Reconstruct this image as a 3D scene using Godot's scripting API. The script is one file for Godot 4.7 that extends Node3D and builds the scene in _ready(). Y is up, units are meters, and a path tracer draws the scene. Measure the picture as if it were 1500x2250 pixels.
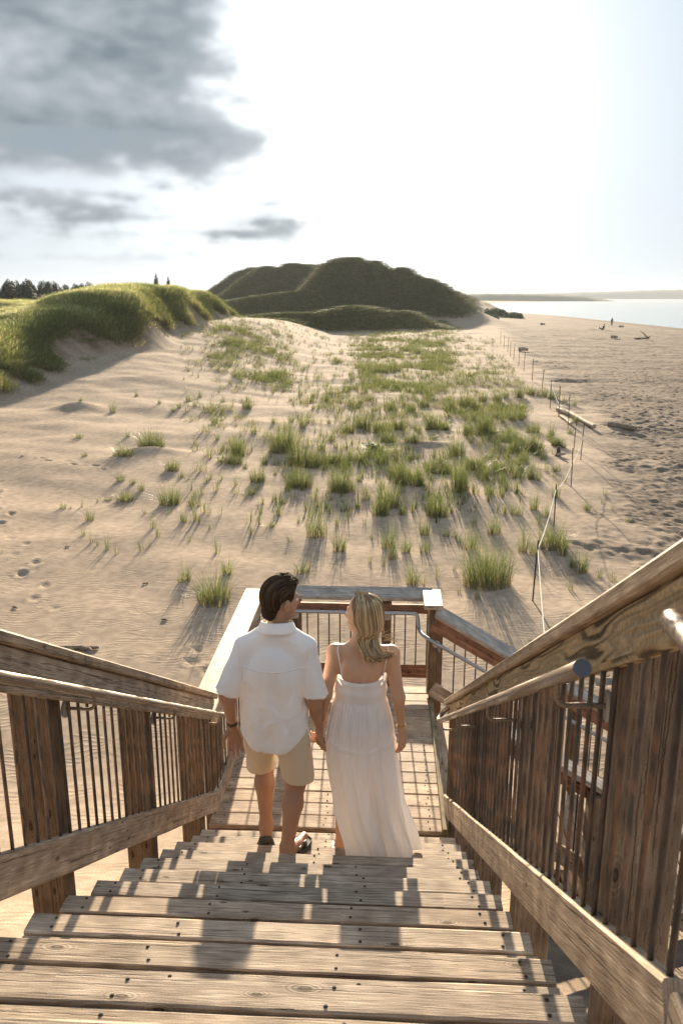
extends Node3D

const TAU_ := 6.28318530718
var counts := {}
var M := {}
var rng := RandomNumberGenerator.new()
var nz_lump := FastNoiseLite.new()
var nz_big := FastNoiseLite.new()
var nz_med := FastNoiseLite.new()
var feet_marks := []

# ---------------------------------------------------------------- naming and tagging
func numbered(parent: Node, called: String) -> String:
	var key := str(parent.get_instance_id()) + called
	var n: int = counts.get(key, 0)
	counts[key] = n + 1
	return called if n == 0 else "%s_%03d" % [called, n]

func tag(o: Node3D, label := "", category := "", group := "", kind := "") -> Node3D:
	if label != "": o.set_meta("label", label)
	if category != "": o.set_meta("category", category)
	if group != "": o.set_meta("group", group)
	if kind != "": o.set_meta("kind", kind)
	return o

func thing(called: String, label: String, category: String, at := Vector3.ZERO, group := "") -> Node3D:
	var o := Node3D.new()
	o.name = numbered(self, called)
	add_child(o, true)
	o.position = at
	tag(o, label, category, group)
	return o

func put(called: String, mesh: Mesh, mat: Material, parent: Node, xf := Transform3D()) -> MeshInstance3D:
	var o := MeshInstance3D.new()
	o.name = numbered(parent, called)
	o.mesh = mesh
	if mat: o.material_override = null
	if mat:
		for s in mesh.get_surface_count(): o.set_surface_override_material(s, mat)
	parent.add_child(o, true)
	o.transform = xf
	return o

func rnd(a: float, b: float) -> float:
	return rng.randf_range(a, b)

# ---------------------------------------------------------------- mesh building
class MB:
	var v := PackedVector3Array()
	var n := PackedVector3Array()
	var uv := PackedVector2Array()
	var c := PackedColorArray()
	var idx := PackedInt32Array()

	# rows of points; closed = each row is a ring whose first point is repeated at the end
	func loft(rows: Array, outward, uvs = null, col := Color.WHITE, cols = null) -> void:
		var base := v.size()
		var rc: int = rows.size()
		var cc: int = rows[0].size()
		var nn := PackedVector3Array()
		nn.resize(rc * cc)
		for i in rc:
			var r: PackedVector3Array = rows[i]
			v.append_array(r)
			for j in cc:
				uv.append(uvs[i][j] if uvs != null else Vector2(float(j) / maxf(1.0, cc - 1), float(i) / maxf(1.0, rc - 1)))
				c.append(cols[i][j] if cols != null else col)
		var tri := PackedInt32Array()
		for i in rc - 1:
			for j in cc - 1:
				var a := i * cc + j
				tri.append_array([a, a + 1, a + cc + 1, a, a + cc + 1, a + cc])
		for t in range(0, tri.size(), 3):
			var p0 := v[base + tri[t]]
			var fn := (v[base + tri[t + 2]] - p0).cross(v[base + tri[t + 1]] - p0)
			nn[tri[t]] += fn
			nn[tri[t + 1]] += fn
			nn[tri[t + 2]] += fn
		# closed rings share the seam's normal
		for i in rc:
			if rows[i][0].distance_squared_to(rows[i][cc - 1]) < 1e-12:
				var s: Vector3 = nn[i * cc] + nn[i * cc + cc - 1]
				nn[i * cc] = s
				nn[i * cc + cc - 1] = s
		var score := 0.0
		if outward is Vector3:
			for k in nn.size(): score += nn[k].dot(outward)
		else:
			for i in rc:
				var m := Vector3.ZERO
				for j in cc: m += rows[i][j]
				m /= cc
				for j in cc: score += nn[i * cc + j].dot(rows[i][j] - m)
		var flip := score < 0.0
		for k in nn.size():
			n.append((-nn[k] if flip else nn[k]).normalized())
		for t in range(0, tri.size(), 3):
			if flip: idx.append_array([base + tri[t], base + tri[t + 2], base + tri[t + 1]])
			else: idx.append_array([base + tri[t], base + tri[t + 1], base + tri[t + 2]])

	func fan(ring: PackedVector3Array, nrm: Vector3, u0 := Vector2.ZERO, col := Color.WHITE) -> void:
		var base := v.size()
		var m := Vector3.ZERO
		for p in ring: m += p
		m /= ring.size()
		v.append(m); n.append(nrm); uv.append(u0); c.append(col)
		for p in ring:
			v.append(p); n.append(nrm); c.append(col)
			uv.append(u0 + Vector2((p - m).x + (p - m).z, (p - m).y))
		for k in ring.size():
			var a := base + 1 + k
			var b := base + 1 + (k + 1) % ring.size()
			var f := (v[b] - m).cross(v[a] - m)
			if f.dot(nrm) >= 0.0: idx.append_array([base, a, b])
			else: idx.append_array([base, b, a])

	func tri(p0: Vector3, p1: Vector3, p2: Vector3, nrm: Vector3, col: Color) -> void:
		var base := v.size()
		var f := (p2 - p0).cross(p1 - p0)
		v.append_array([p0, p1, p2]); c.append_array([col, col, col]); n.append_array([nrm, nrm, nrm])
		uv.append_array([Vector2(0, 0), Vector2(1, 0), Vector2(1, 1)])
		if f.dot(nrm) >= 0.0: idx.append_array([base, base + 1, base + 2])
		else: idx.append_array([base, base + 2, base + 1])

	func tube(path: PackedVector3Array, rad, sides := 8, caps := true, col := Color.WHITE, flat := 1.0) -> void:
		var rows := []
		var cnt := path.size()
		var prev := Vector3.ZERO
		for i in cnt:
			var t := (path[mini(i + 1, cnt - 1)] - path[maxi(i - 1, 0)]).normalized()
			var u := prev
			if i == 0:
				u = t.cross(Vector3(0.13, 0.05, 1.0) if absf(t.y) > 0.8 else Vector3.UP)
			u = (u - t * u.dot(t)).normalized()
			prev = u
			var w := t.cross(u)
			var r: float = rad[i] if rad is PackedFloat32Array else rad
			var ring := PackedVector3Array()
			for k in sides + 1:
				var a := TAU * (k % sides) / sides
				ring.append(path[i] + (u * cos(a) + w * sin(a) * flat) * r)
			rows.append(ring)
		loft(rows, null, null, col)
		if caps:
			var r0: PackedVector3Array = rows[0].duplicate()
			r0.remove_at(sides)
			fan(r0, (path[0] - path[1]).normalized(), Vector2.ZERO, col)
			var r1: PackedVector3Array = rows[cnt - 1].duplicate()
			r1.remove_at(sides)
			fan(r1, (path[cnt - 1] - path[cnt - 2]).normalized(), Vector2.ZERO, col)

	func ball(m: Vector3, r: Vector3, basis := Basis(), seg := 10, col := Color.WHITE) -> void:
		var rows := []
		for i in seg + 1:
			var th := PI * i / seg
			var ring := PackedVector3Array()
			for k in seg * 2 + 1:
				var a := TAU * (k % (seg * 2)) / (seg * 2)
				ring.append(m + basis * Vector3(sin(th) * cos(a) * r.x, cos(th) * r.y, sin(th) * sin(a) * r.z))
			rows.append(ring)
		loft(rows, null, null, col)

	func mesh() -> ArrayMesh:
		var arr := []
		arr.resize(Mesh.ARRAY_MAX)
		arr[Mesh.ARRAY_VERTEX] = v
		arr[Mesh.ARRAY_NORMAL] = n
		arr[Mesh.ARRAY_TEX_UV] = uv
		arr[Mesh.ARRAY_COLOR] = c
		arr[Mesh.ARRAY_INDEX] = idx
		var m := ArrayMesh.new()
		m.add_surface_from_arrays(Mesh.PRIMITIVE_TRIANGLES, arr)
		return m

# a sawn board: x along its length, y its thickness, z its width; worn, slightly wavy edges
func board(L: float, T: float, W: float, wave := 0.0015, segs := 5, ch := 0.005) -> ArrayMesh:
	var b := MB.new()
	var hy := T / 2
	var hz := W / 2
	var prof := [Vector2(hy, -hz + ch), Vector2(hy, hz - ch), Vector2(hy - ch, hz), Vector2(-hy + ch, hz), Vector2(-hy, hz - ch), Vector2(-hy, -hz + ch), Vector2(-hy + ch, -hz), Vector2(hy - ch, -hz)]
	var rows := []
	var u0 := rng.randf()
	var v0 := floorf(rng.randf() * 4.0) * 0.25
	for i in segs + 1:
		var x := -L / 2 + L * i / segs
		var ring := PackedVector3Array()
		var dy := rnd(-wave, wave)
		for k in 8:
			var p: Vector2 = prof[k]
			ring.append(Vector3(x, p.x + dy * 0.6 + rnd(-wave, wave) * 0.4, p.y + rnd(-wave, wave)))
		rows.append(ring)
	var per := 0.0
	for k in 8:
		var k2 := (k + 1) % 8
		var wd: float = prof[k].distance_to(prof[k2])
		var strip := []
		var uvs := []
		for i in segs + 1:
			strip.append(PackedVector3Array([rows[i][k], rows[i][k2]]))
			var u: float = u0 + rows[i][0].x / 1.6
			uvs.append([Vector2(u, v0 + per / 0.6), Vector2(u, v0 + (per + wd) / 0.6)])
		var mid: Vector2 = (prof[k] + prof[k2])
		b.loft(strip, Vector3(0, mid.x, mid.y), uvs)
		per += wd
	b.fan(rows[0], Vector3(-1, 0, 0), Vector2(u0, v0))
	b.fan(rows[segs], Vector3(1, 0, 0), Vector2(u0, v0))
	return b.mesh()

# places a board between two points; up is the direction of its thickness
func lay(called: String, a: Vector3, b: Vector3, up: Vector3, T: float, W: float, mat: Material, parent: Node, segs := 5, wave := 0.0015) -> MeshInstance3D:
	var x := (b - a).normalized()
	var y := (up - x * up.dot(x)).normalized()
	var z := x.cross(y)
	return put(called, board(a.distance_to(b), T, W, wave, segs), mat, parent, Transform3D(Basis(x, y, z), (a + b) / 2))

func tube_mesh(path: PackedVector3Array, rad, sides := 8, caps := true) -> ArrayMesh:
	var b := MB.new()
	b.tube(path, rad, sides, caps)
	return b.mesh()

# smooth curve through points
func spline(pts: Array, per := 6) -> PackedVector3Array:
	var out := PackedVector3Array()
	var k := pts.size()
	for i in k - 1:
		var p0: Vector3 = pts[maxi(i - 1, 0)]
		var p1: Vector3 = pts[i]
		var p2: Vector3 = pts[i + 1]
		var p3: Vector3 = pts[mini(i + 2, k - 1)]
		for s in per:
			out.append(p1.cubic_interpolate(p2, p0, p3, float(s) / per))
	out.append(pts[k - 1])
	return out

# ---------------------------------------------------------------- textures and materials
func noise_img(w: int, h: int, freq: float, seed_: int, oct := 3) -> PackedByteArray:
	var f := FastNoiseLite.new()
	f.seed = seed_
	f.noise_type = FastNoiseLite.TYPE_SIMPLEX_SMOOTH
	f.frequency = freq
	f.fractal_octaves = oct
	var im: Image = f.get_seamless_image(w, h)
	im.convert(Image.FORMAT_L8)
	return im.get_data()

# noise squeezed into few columns and drawn out again: streaks along x
func streaks(w: int, h: int, cols: int, freq: float, seed_: int) -> PackedByteArray:
	var f := FastNoiseLite.new()
	f.seed = seed_
	f.noise_type = FastNoiseLite.TYPE_SIMPLEX_SMOOTH
	f.frequency = freq
	f.fractal_octaves = 2
	var im: Image = f.get_seamless_image(cols, h)
	im.convert(Image.FORMAT_L8)
	im.resize(w, h, Image.INTERPOLATE_CUBIC)
	return im.get_data()

func wood_maps(seed_: int, age: float, incised: bool) -> Array:
	var w := 1024
	var h := 512
	var fine := streaks(w, h, 34, 0.42, seed_)
	var mid := streaks(w, h, 10, 0.06, seed_ + 1)
	var blot := noise_img(w, h, 0.008, seed_ + 2)
	var grit := noise_img(w, h, 0.25, seed_ + 3, 2)
	var r := RandomNumberGenerator.new()
	r.seed = seed_
	var lum := PackedFloat32Array()
	lum.resize(w * h)
	var hgt := PackedFloat32Array()
	hgt.resize(w * h)
	for y in h:
		for x in w:
			var i := y * w + x
			var f := fine[i] / 255.0 - 0.5
			var m := mid[i] / 255.0 - 0.5
			var b := blot[i] / 255.0 - 0.5
			var g := grit[i] / 255.0 - 0.5
			lum[i] = 0.82 + 0.42 * f * age + 0.20 * m + 0.26 * b + 0.16 * g
			hgt[i] = 0.62 + 0.36 * f * age + 0.1 * m + 0.16 * g
	# knots
	for q in 16:
		var cx := r.randi_range(0, w - 1)
		var cy := r.randi_range(0, h - 1)
		var rad := r.randf_range(7.0, 17.0)
		for dy in range(-int(rad * 1.6), int(rad * 1.6) + 1):
			for dx in range(-int(rad * 4.0), int(rad * 4.0) + 1):
				var e := sqrt(pow(dx / 1.9, 2) + dy * dy * 1.2) / rad
				if e < 1.6:
					var i := posmod(cy + dy, h) * w + posmod(cx + dx, w)
					var core := smoothstep(0.62, 0.3, e)
					var ring := 0.09 * sin(e * 17.0) * smoothstep(1.6, 0.7, e)
					lum[i] = lum[i] * (1.0 - 0.38 * core) + ring
					hgt[i] += 0.14 * core + ring
	# checks: thin dark splits along the grain
	for q in int(60 * age):
		var x0 := r.randi_range(0, w - 1)
		var yy := r.randf_range(0, h)
		var ln := r.randi_range(60, 420)
		for s in ln:
			yy += r.randf_range(-0.35, 0.35)
			var e := minf(1.0, minf(s, ln - s) / 24.0)
			for o in 2:
				var i := posmod(int(yy) + o, h) * w + posmod(x0 + s, w)
				lum[i] *= 1.0 - (0.55 if o == 0 else 0.28) * e
				hgt[i] -= (0.5 if o == 0 else 0.2) * e
	if incised:
		for cy in range(6, h, 15):
			var off := (cy / 15) % 2 * 22
			for cx in range(off, w, 40):
				var sh := r.randi_range(-4, 4)
				for s in 15:
					var i := posmod(cy + r.randi_range(0, 1), h) * w + posmod(cx + sh + s, w)
					lum[i] *= 0.58
					hgt[i] -= 0.4
	var cd := PackedByteArray()
	cd.resize(w * h * 3)
	var hd := PackedByteArray()
	hd.resize(w * h)
	for i in w * h:
		var l := clampf(lum[i], 0.12, 1.15)
		# weathered wood: greyer where light, warmer where dark
		cd[i * 3] = int(clampf(l * 224.0, 0, 255))
		cd[i * 3 + 1] = int(clampf((l * 0.94 + 0.0) * 222.0 * (0.92 + 0.08 * l), 0, 255))
		cd[i * 3 + 2] = int(clampf(l * 0.86 * 222.0 * (0.86 + 0.14 * l), 0, 255))
		hd[i] = int(clampf(hgt[i] * 255.0, 0, 255))
	return [ImageTexture.create_from_image(Image.create_from_data(w, h, false, Image.FORMAT_RGB8, cd)), ImageTexture.create_from_image(Image.create_from_data(w, h, false, Image.FORMAT_L8, hd))]

# rotten, gnarled wood: wavy deep grain
func rot_maps() -> Array:
	var w := 1024
	var h := 256
	var big := streaks(w, h, 90, 0.022, 301)
	var mid := streaks(w, h, 36, 0.08, 302)
	var grit := noise_img(w, h, 0.12, 303, 3)
	var cd := PackedByteArray()
	cd.resize(w * h * 3)
	var hd := PackedByteArray()
	hd.resize(w * h)
	for y in h:
		for x in w:
			var i := y * w + x
			var b := big[i] / 255.0 - 0.5
			var ring := sin(TAU * (y / 17.0 + b * 3.4) + mid[i] / 50.0)
			var g := grit[i] / 255.0 - 0.5
			var deep := smoothstep(0.25, 0.75, b * 1.6 + 0.32 + g * 0.5)
			var l := clampf(0.80 + 0.055 * ring + 0.30 * g - 0.36 * deep * smoothstep(-0.2, -0.9, ring), 0.1, 1.1)
			cd[i * 3] = int(clampf(l * 228, 0, 255)); cd[i * 3 + 1] = int(clampf(l * 212, 0, 255)); cd[i * 3 + 2] = int(clampf(l * 184, 0, 255))
			hd[i] = int(clampf(150 + 70 * ring + 90 * g - 60 * deep, 0, 255))
	return [ImageTexture.create_from_image(Image.create_from_data(w, h, false, Image.FORMAT_RGB8, cd)), ImageTexture.create_from_image(Image.create_from_data(w, h, false, Image.FORMAT_L8, hd))]

func lin(r: float, g: float, b: float) -> Color:
	return Color(r, g, b).linear_to_srgb()

func std(col: Color, rough: float, spec := 0.5) -> StandardMaterial3D:
	var m := StandardMaterial3D.new()
	m.albedo_color = col
	m.roughness = rough
	m.metallic_specular = spec
	return m

func woodmat(maps: Array, tint: Color, rough: float, bump: float) -> StandardMaterial3D:
	var m := std(tint, rough, 0.3)
	m.albedo_texture = maps[0]
	m.heightmap_enabled = true
	m.heightmap_texture = maps[1]
	m.heightmap_scale = bump
	return m

func gray_tex(w: int, h: int, data: PackedByteArray) -> ImageTexture:
	return ImageTexture.create_from_image(Image.create_from_data(w, h, false, Image.FORMAT_L8, data))

func make_materials() -> void:
	var wa := wood_maps(11, 1.0, false)
	var wb := wood_maps(57, 1.25, false)
	var wc := wood_maps(83, 0.55, true)
	M.tread = []
	for k in 5:
		M.tread.append(woodmat(wa if k % 2 == 0 else wb, [lin(.92, .86, .785), lin(.81, .75, .68), lin(.98, .92, .83), lin(.76, .715, .66), lin(.89, .81, .72)][k], 0.72, 0.16))
	M.deck = []
	for k in 4:
		M.deck.append(woodmat(wb if k % 2 == 0 else wa, [lin(.86, .71, .56), lin(.76, .64, .54), lin(.90, .75, .60), lin(.68, .57, .47)][k], 0.7, 0.15))
	M.cap = woodmat(wa, lin(.66, .585, .50), 0.6, 0.14)
	M.cap_pale = woodmat(wa, lin(.82, .76, .68), 0.55, 0.12)
	M.cap_blue = woodmat(wa, lin(.70, .72, .76), 0.34, 0.08)
	M.fascia = woodmat(wb, lin(.60, .57, .53), 0.8, 0.25)
	M.fascia_rot = woodmat(rot_maps(), lin(.70, .61, .49), 0.85, 1.0)
	M.fascia_red = woodmat(wa, lin(.44, .26, .19), 0.7, 0.15)
	M.rail = woodmat(wa, lin(.74, .665, .58), 0.75, 0.2)
	M.post = woodmat(wc, lin(.29, .225, .165), 0.8, 0.3)
	M.post_grey = woodmat(wc, lin(.42, .365, .315), 0.8, 0.35)
	M.beam = woodmat(wb, lin(.30, .22, .15), 0.85, 0.25)
	M.edge = woodmat(wa, lin(.50, .48, .36), 0.8, 0.25)
	# bars: dark iron with rust patches
	var n1 := noise_img(128, 512, 0.03, 5)
	var n2 := noise_img(128, 512, 0.2, 6)
	var cd := PackedByteArray()
	cd.resize(128 * 512 * 3)
	for i in 128 * 512:
		var t := smoothstep(0.30, 0.72, n1[i] / 255.0 * 0.8 + n2[i] / 255.0 * 0.2)
		var c := Color(0.27, 0.245, 0.225).lerp(Color(0.50, 0.38, 0.30), t)
		cd[i * 3] = int(c.r * 255); cd[i * 3 + 1] = int(c.g * 255); cd[i * 3 + 2] = int(c.b * 255)
	var rust := ImageTexture.create_from_image(Image.create_from_data(128, 512, false, Image.FORMAT_RGB8, cd))
	M.bar = []
	for k in 5:
		var bm := std([Color(0.93, 0.93, 0.95), Color(0.80, 0.79, 0.80), Color(1, 0.97, 0.94), Color(0.66, 0.67, 0.70), Color(0.88, 0.82, 0.78)][k], 0.55, 0.5)
		bm.albedo_texture = rust
		bm.uv1_scale = Vector3(0.4, 0.35, 1)
		bm.uv1_offset = Vector3(k * 0.23, k * 0.37, 0)
		M.bar.append(bm)
	M.pipe = std(lin(.21, .16, .12), 0.36, 0.5)
	M.pipe.metallic = 0.5
	M.pipe.roughness_texture = gray_tex(128, 512, n1)
	M.pipe.roughness = 0.75
	M.pipe_grey = std(lin(.32, .33, .35), 0.42, 0.5)
	M.pipe_grey.metallic = 0.7
	M.pipe_end = std(lin(.09, .10, .12), 0.5)
	M.flange = std(lin(.42, .38, .33), 0.5)
	M.flange.metallic = 0.3
	M.screw = std(lin(.07, .06, .052), 0.8, 0.2)
	M.stake = std(lin(.045, .04, .036), 0.7)
	M.rope = std(lin(.62, .60, .56), 0.9, 0.2)
	M.drift = woodmat(wb, lin(.52, .48, .43), 0.85, 0.4)
	M.drift_pale = woodmat(wb, lin(.85, .81, .74), 0.8, 0.3)
	M.drift_dark = woodmat(wb, lin(.16, .14, .13), 0.9, 0.4)
	# plants
	M.grass = std(Color.WHITE, 0.48, 0.5)
	M.grass.vertex_color_use_as_albedo = true
	M.grass.backlight_enabled = true
	M.grass.backlight = lin(1, 1, 1)
	M.grass.cull_mode = BaseMaterial3D.CULL_DISABLED
	M.grass_far = M.grass.duplicate()
	M.grass_far.backlight = lin(.3, .3, .3)
	M.grass_far.roughness = 0.85
	M.grass_far.metallic_specular = 0.15
	M.spruce = std(Color.WHITE, 0.8, 0.3)
	M.spruce.vertex_color_use_as_albedo = true
	M.spruce.backlight_enabled = true
	M.spruce.backlight = lin(.25, .25, .25)
	M.bark = std(lin(.09, .07, .055), 0.9, 0.2)
	# sand: wind ripples and grains as fine relief
	var sw := 1024
	var warp := noise_img(sw, sw, 0.006, 21, 3)
	var amp := noise_img(sw, sw, 0.005, 22, 2)
	var grain := noise_img(sw, sw, 0.22, 23, 2)
	var hd := PackedByteArray()
	hd.resize(sw * sw)
	for y in sw:
		for x in sw:
			var i := y * sw + x
			var ph := TAU * (y * 40.0 / sw + x * 5.0 / sw) + (warp[i] / 255.0 - 0.5) * 15.0
			var s := sin(ph)
			var a := smoothstep(0.3, 0.62, amp[i] / 255.0)
			hd[i] = int(clampf(118.0 + (s - 0.3 * cos(2.0 * ph)) * 62.0 * a + (grain[i] - 128.0) * 0.34, 0, 255))
	M.ground = std(Color.WHITE, 1.0, 0.13)
	M.ground.vertex_color_use_as_albedo = true
	M.ground.heightmap_enabled = true
	M.ground.heightmap_texture = gray_tex(sw, sw, hd)
	M.ground.heightmap_scale = 0.75
	M.ground.uv1_triplanar = true
	M.ground.uv1_world_triplanar = true
	M.ground.uv1_triplanar_sharpness = 6.0
	M.ground.uv1_scale = Vector3.ONE * 0.22
	var gm := PackedByteArray()
	gm.resize(sw * sw * 3)
	var gn := noise_img(sw, sw, 0.014, 31, 4)
	for i in sw * sw:
		var q := 0.80 + 0.2 * (gn[i] / 255.0) + (grain[i] / 255.0 - 0.5) * 0.2
		gm[i * 3] = int(clampf(q * 255, 0, 255)); gm[i * 3 + 1] = int(clampf(q * 250, 0, 255)); gm[i * 3 + 2] = int(clampf(q * 245, 0, 255))
	M.ground.albedo_texture = ImageTexture.create_from_image(Image.create_from_data(sw, sw, false, Image.FORMAT_RGB8, gm))
	# sea
	var wv := noise_img(512, 512, 0.02, 41, 4)
	M.sea = std(lin(.42, .48, .50), 0.3, 0.6)
	M.sea.heightmap_enabled = true
	M.sea.heightmap_texture = gray_tex(512, 512, wv)
	M.sea.heightmap_scale = 22.0
	M.sea.uv1_triplanar = true
	M.sea.uv1_world_triplanar = true
	M.sea.uv1_scale = Vector3(0.03, 0.03, 0.075)
	M.far_green = std(lin(.07, .095, .075), 0.95, 0.1)
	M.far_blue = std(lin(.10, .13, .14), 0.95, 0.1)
	# people
	M.skin_man = std(Color.WHITE, 0.5, 0.45)
	M.skin_man.vertex_color_use_as_albedo = true
	M.skin_man.subsurf_scatter_enabled = true
	M.skin_man.subsurf_scatter_strength = 0.15
	M.skin_woman = M.skin_man.duplicate()
	var wn := noise_img(256, 256, 0.35, 61, 2)
	M.shirt = std(lin(.87, .865, .86), 0.9, 0.25)
	M.shirt.backlight_enabled = true
	M.shirt.backlight = lin(.30, .27, .24)
	M.shirt.heightmap_enabled = true
	M.shirt.heightmap_texture = gray_tex(256, 256, wn)
	M.shirt.heightmap_scale = 0.12
	M.shirt.uv1_triplanar = true
	M.shirt.uv1_scale = Vector3.ONE * 6.0
	M.shorts = M.shirt.duplicate()
	M.shorts.albedo_color = lin(.66, .58, .46)
	M.dress = std(lin(.87, .87, .875), 0.85, 0.25)
	M.dress.backlight_enabled = true
	M.dress.backlight = lin(.55, .53, .51)
	M.dress.heightmap_enabled = true
	M.dress.heightmap_texture = gray_tex(256, 256, wn)
	M.dress.heightmap_scale = 0.08
	M.dress.uv1_triplanar = true
	M.dress.uv1_scale = Vector3(9, 2.5, 9)
	M.hair = std(Color.WHITE, 0.65, 0.25)
	M.hair.vertex_color_use_as_albedo = true
	M.hair_blond = std(Color.WHITE, 0.45, 0.4)
	M.hair_blond.vertex_color_use_as_albedo = true
	M.hair_blond.backlight_enabled = true
	M.hair_blond.backlight = lin(.42, .32, .17)
	M.leather = std(lin(.035, .032, .028), 0.45)
	M.sole = std(lin(.06, .055, .045), 0.8)
	M.white_leather = std(lin(.72, .68, .62), 0.5)
	M.gold = std(lin(.75, .52, .2), 0.3)
	M.gold.metallic = 1.0
	M.steel = std(lin(.6, .58, .55), 0.25)
	M.steel.metallic = 1.0
	M.eye_white = std(lin(.7, .68, .65), 0.2)
	M.eye_dark = std(lin(.03, .02, .015), 0.2)

# ---------------------------------------------------------------- camera, sky, sun
const EXPOSURE := 3.5
const SUN_AZ := -2.0
const SUN_EL := 11.6

func dir_of(az: float, el: float) -> Vector3:
	return Vector3(sin(deg_to_rad(az)) * cos(deg_to_rad(el)), sin(deg_to_rad(el)), -cos(deg_to_rad(az)) * cos(deg_to_rad(el)))

func make_sky() -> ImageTexture:
	var w := 2048
	var h := 1024
	var big := FastNoiseLite.new()
	big.seed = 7
	big.noise_type = FastNoiseLite.TYPE_SIMPLEX_SMOOTH
	big.frequency = 0.055
	big.fractal_octaves = 5
	big.fractal_gain = 0.5
	var wisp := FastNoiseLite.new()
	wisp.seed = 19
	wisp.noise_type = FastNoiseLite.TYPE_SIMPLEX_SMOOTH
	wisp.frequency = 0.16
	wisp.fractal_octaves = 4
	var sun := dir_of(SUN_AZ, SUN_EL)
	var data := PackedFloat32Array()
	data.resize(w * h * 4)
	for y in h:
		var el := 90.0 - (y + 0.5) / h * 180.0
		var low := el < 0.0
		if low: el = 0.0
		var ce := cos(deg_to_rad(el))
		var se := sin(deg_to_rad(el))
		for x in w:
			var i := (y * w + x) * 4
			if low and y > h / 2 + 8:
				data[i] = 0.16; data[i + 1] = 0.145; data[i + 2] = 0.125; data[i + 3] = 1.0
				continue
			var az := (x + 0.5) / w * 360.0
			if az > 180.0: az -= 360.0
			var ar := deg_to_rad(az)
			var cosang := sin(ar) * ce * sun.x + se * sun.y - cos(ar) * ce * sun.z
			var ang := rad_to_deg(acos(clampf(cosang, -1.0, 1.0)))
			# clear air: paler and whiter towards the horizon and the sun
			var t := pow(clampf(el / 90.0, 0.0, 1.0), 0.5)
			var r := lerpf(0.74, 0.34, t)
			var g := lerpf(0.81, 0.48, t)
			var b := lerpf(0.86, 0.66, t)
			var warm := exp(-pow(ang / 22.0, 2)) * 0.16
			var glow := exp(-pow(ang / 7.5, 2)) * 2.6 + exp(-pow(ang / 16.0, 2)) * 0.50
			# clouds
			var n := big.get_noise_2d(az * 0.62 + 400.0, el * 2.0 + 100.0)
			var cov := 0.0
			var dark := 0.0
			if absf(az) < 70.0 and el < 60.0:
				var m := wisp.get_noise_2d(az * 0.8, el * 2.4)
				var fine := wisp.get_noise_2d(az * 2.4 + 11.0, el * 5.5 + 3.0)
				# the grey bank on the left: thick low down, thinning into glare towards the sun
				var edge := -5.2 - 0.9 * maxf(0.0, 9.5 - el) + 0.10 * (el - 12.0)
				var side := smoothstep(edge + 3.6, edge - 7.5, az + n * 6.0 + m * 3.2 + fine * 2.2)
				var under := smoothstep(4.6, 7.6, el + n * 2.2 + m * 1.5 + fine * 1.0)
				var bank := side * under
				# a bright break low in the bank
				bank *= 1.0 - 0.85 * smoothstep(-13.0, -18.0, az + m * 3.0) * exp(-pow((el - 6.9 - n * 0.8) / 0.75, 2))
				# layers: dark blue-grey belly, paler middle, soft grey top
				var belly := exp(-pow((el - 9.2 + m * 0.8 + n) / 1.7, 2))
				var top_ := smoothstep(11.8, 15.5, el + n * 3.0 + m)
				dark = 0.56 + 0.36 * belly + 0.26 * top_ + 0.38 * n + 0.28 * m + 0.20 * fine
				# thin layers of cloud strung out underneath
				var st := wisp.get_noise_2d(az * 0.42 + 40.0, el * 3.9 + 9.0) + 0.4 * fine
				var strips := smoothstep(-0.22, 0.38, st) * smoothstep(1.2, 3.0, el) * smoothstep(8.2, 5.8, el) * smoothstep(-1.0, -8.0, az)
				# the soft grey puff low beside the hill
				var puff := exp(-pow((az + 8.6 + m * 1.2) / 3.6, 2) - pow((el - 4.3 - 0.14 * (az + 8.6) + n * 0.9 + fine * 0.4) / 1.05, 2))
				var high := smoothstep(22.0, 34.0, el) * smoothstep(-0.1, 0.35, n)
				cov = clampf(bank + 0.6 * strips + 0.8 * puff + 0.5 * high, 0.0, 1.0)
				dark = clampf(dark * bank + 0.42 * strips * (1.0 - bank) + 0.46 * puff + 0.2 * high, 0.0, 1.0)
			else:
				cov = smoothstep(-0.05, 0.4, n) * 0.35 * smoothstep(0.0, 12.0, el)
				dark = 0.2
			r += warm + glow * 1.02
			g += warm * 0.93 + glow
			b += warm * 0.80 + glow * 0.97
			var lit := 0.14 * exp(-pow(ang / 12.0, 2))
			var cr := lerpf(0.72, 0.195, dark) + lit
			var cg := lerpf(0.78, 0.248, dark) + lit
			var cb := lerpf(0.82, 0.295, dark) + lit
			data[i] = lerpf(r, cr, cov) / EXPOSURE
			data[i + 1] = lerpf(g, cg, cov) / EXPOSURE
			data[i + 2] = lerpf(b, cb, cov) / EXPOSURE
			data[i + 3] = 1.0
	return ImageTexture.create_from_image(Image.create_from_data(w, h, false, Image.FORMAT_RGBAF, data.to_byte_array()))

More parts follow.
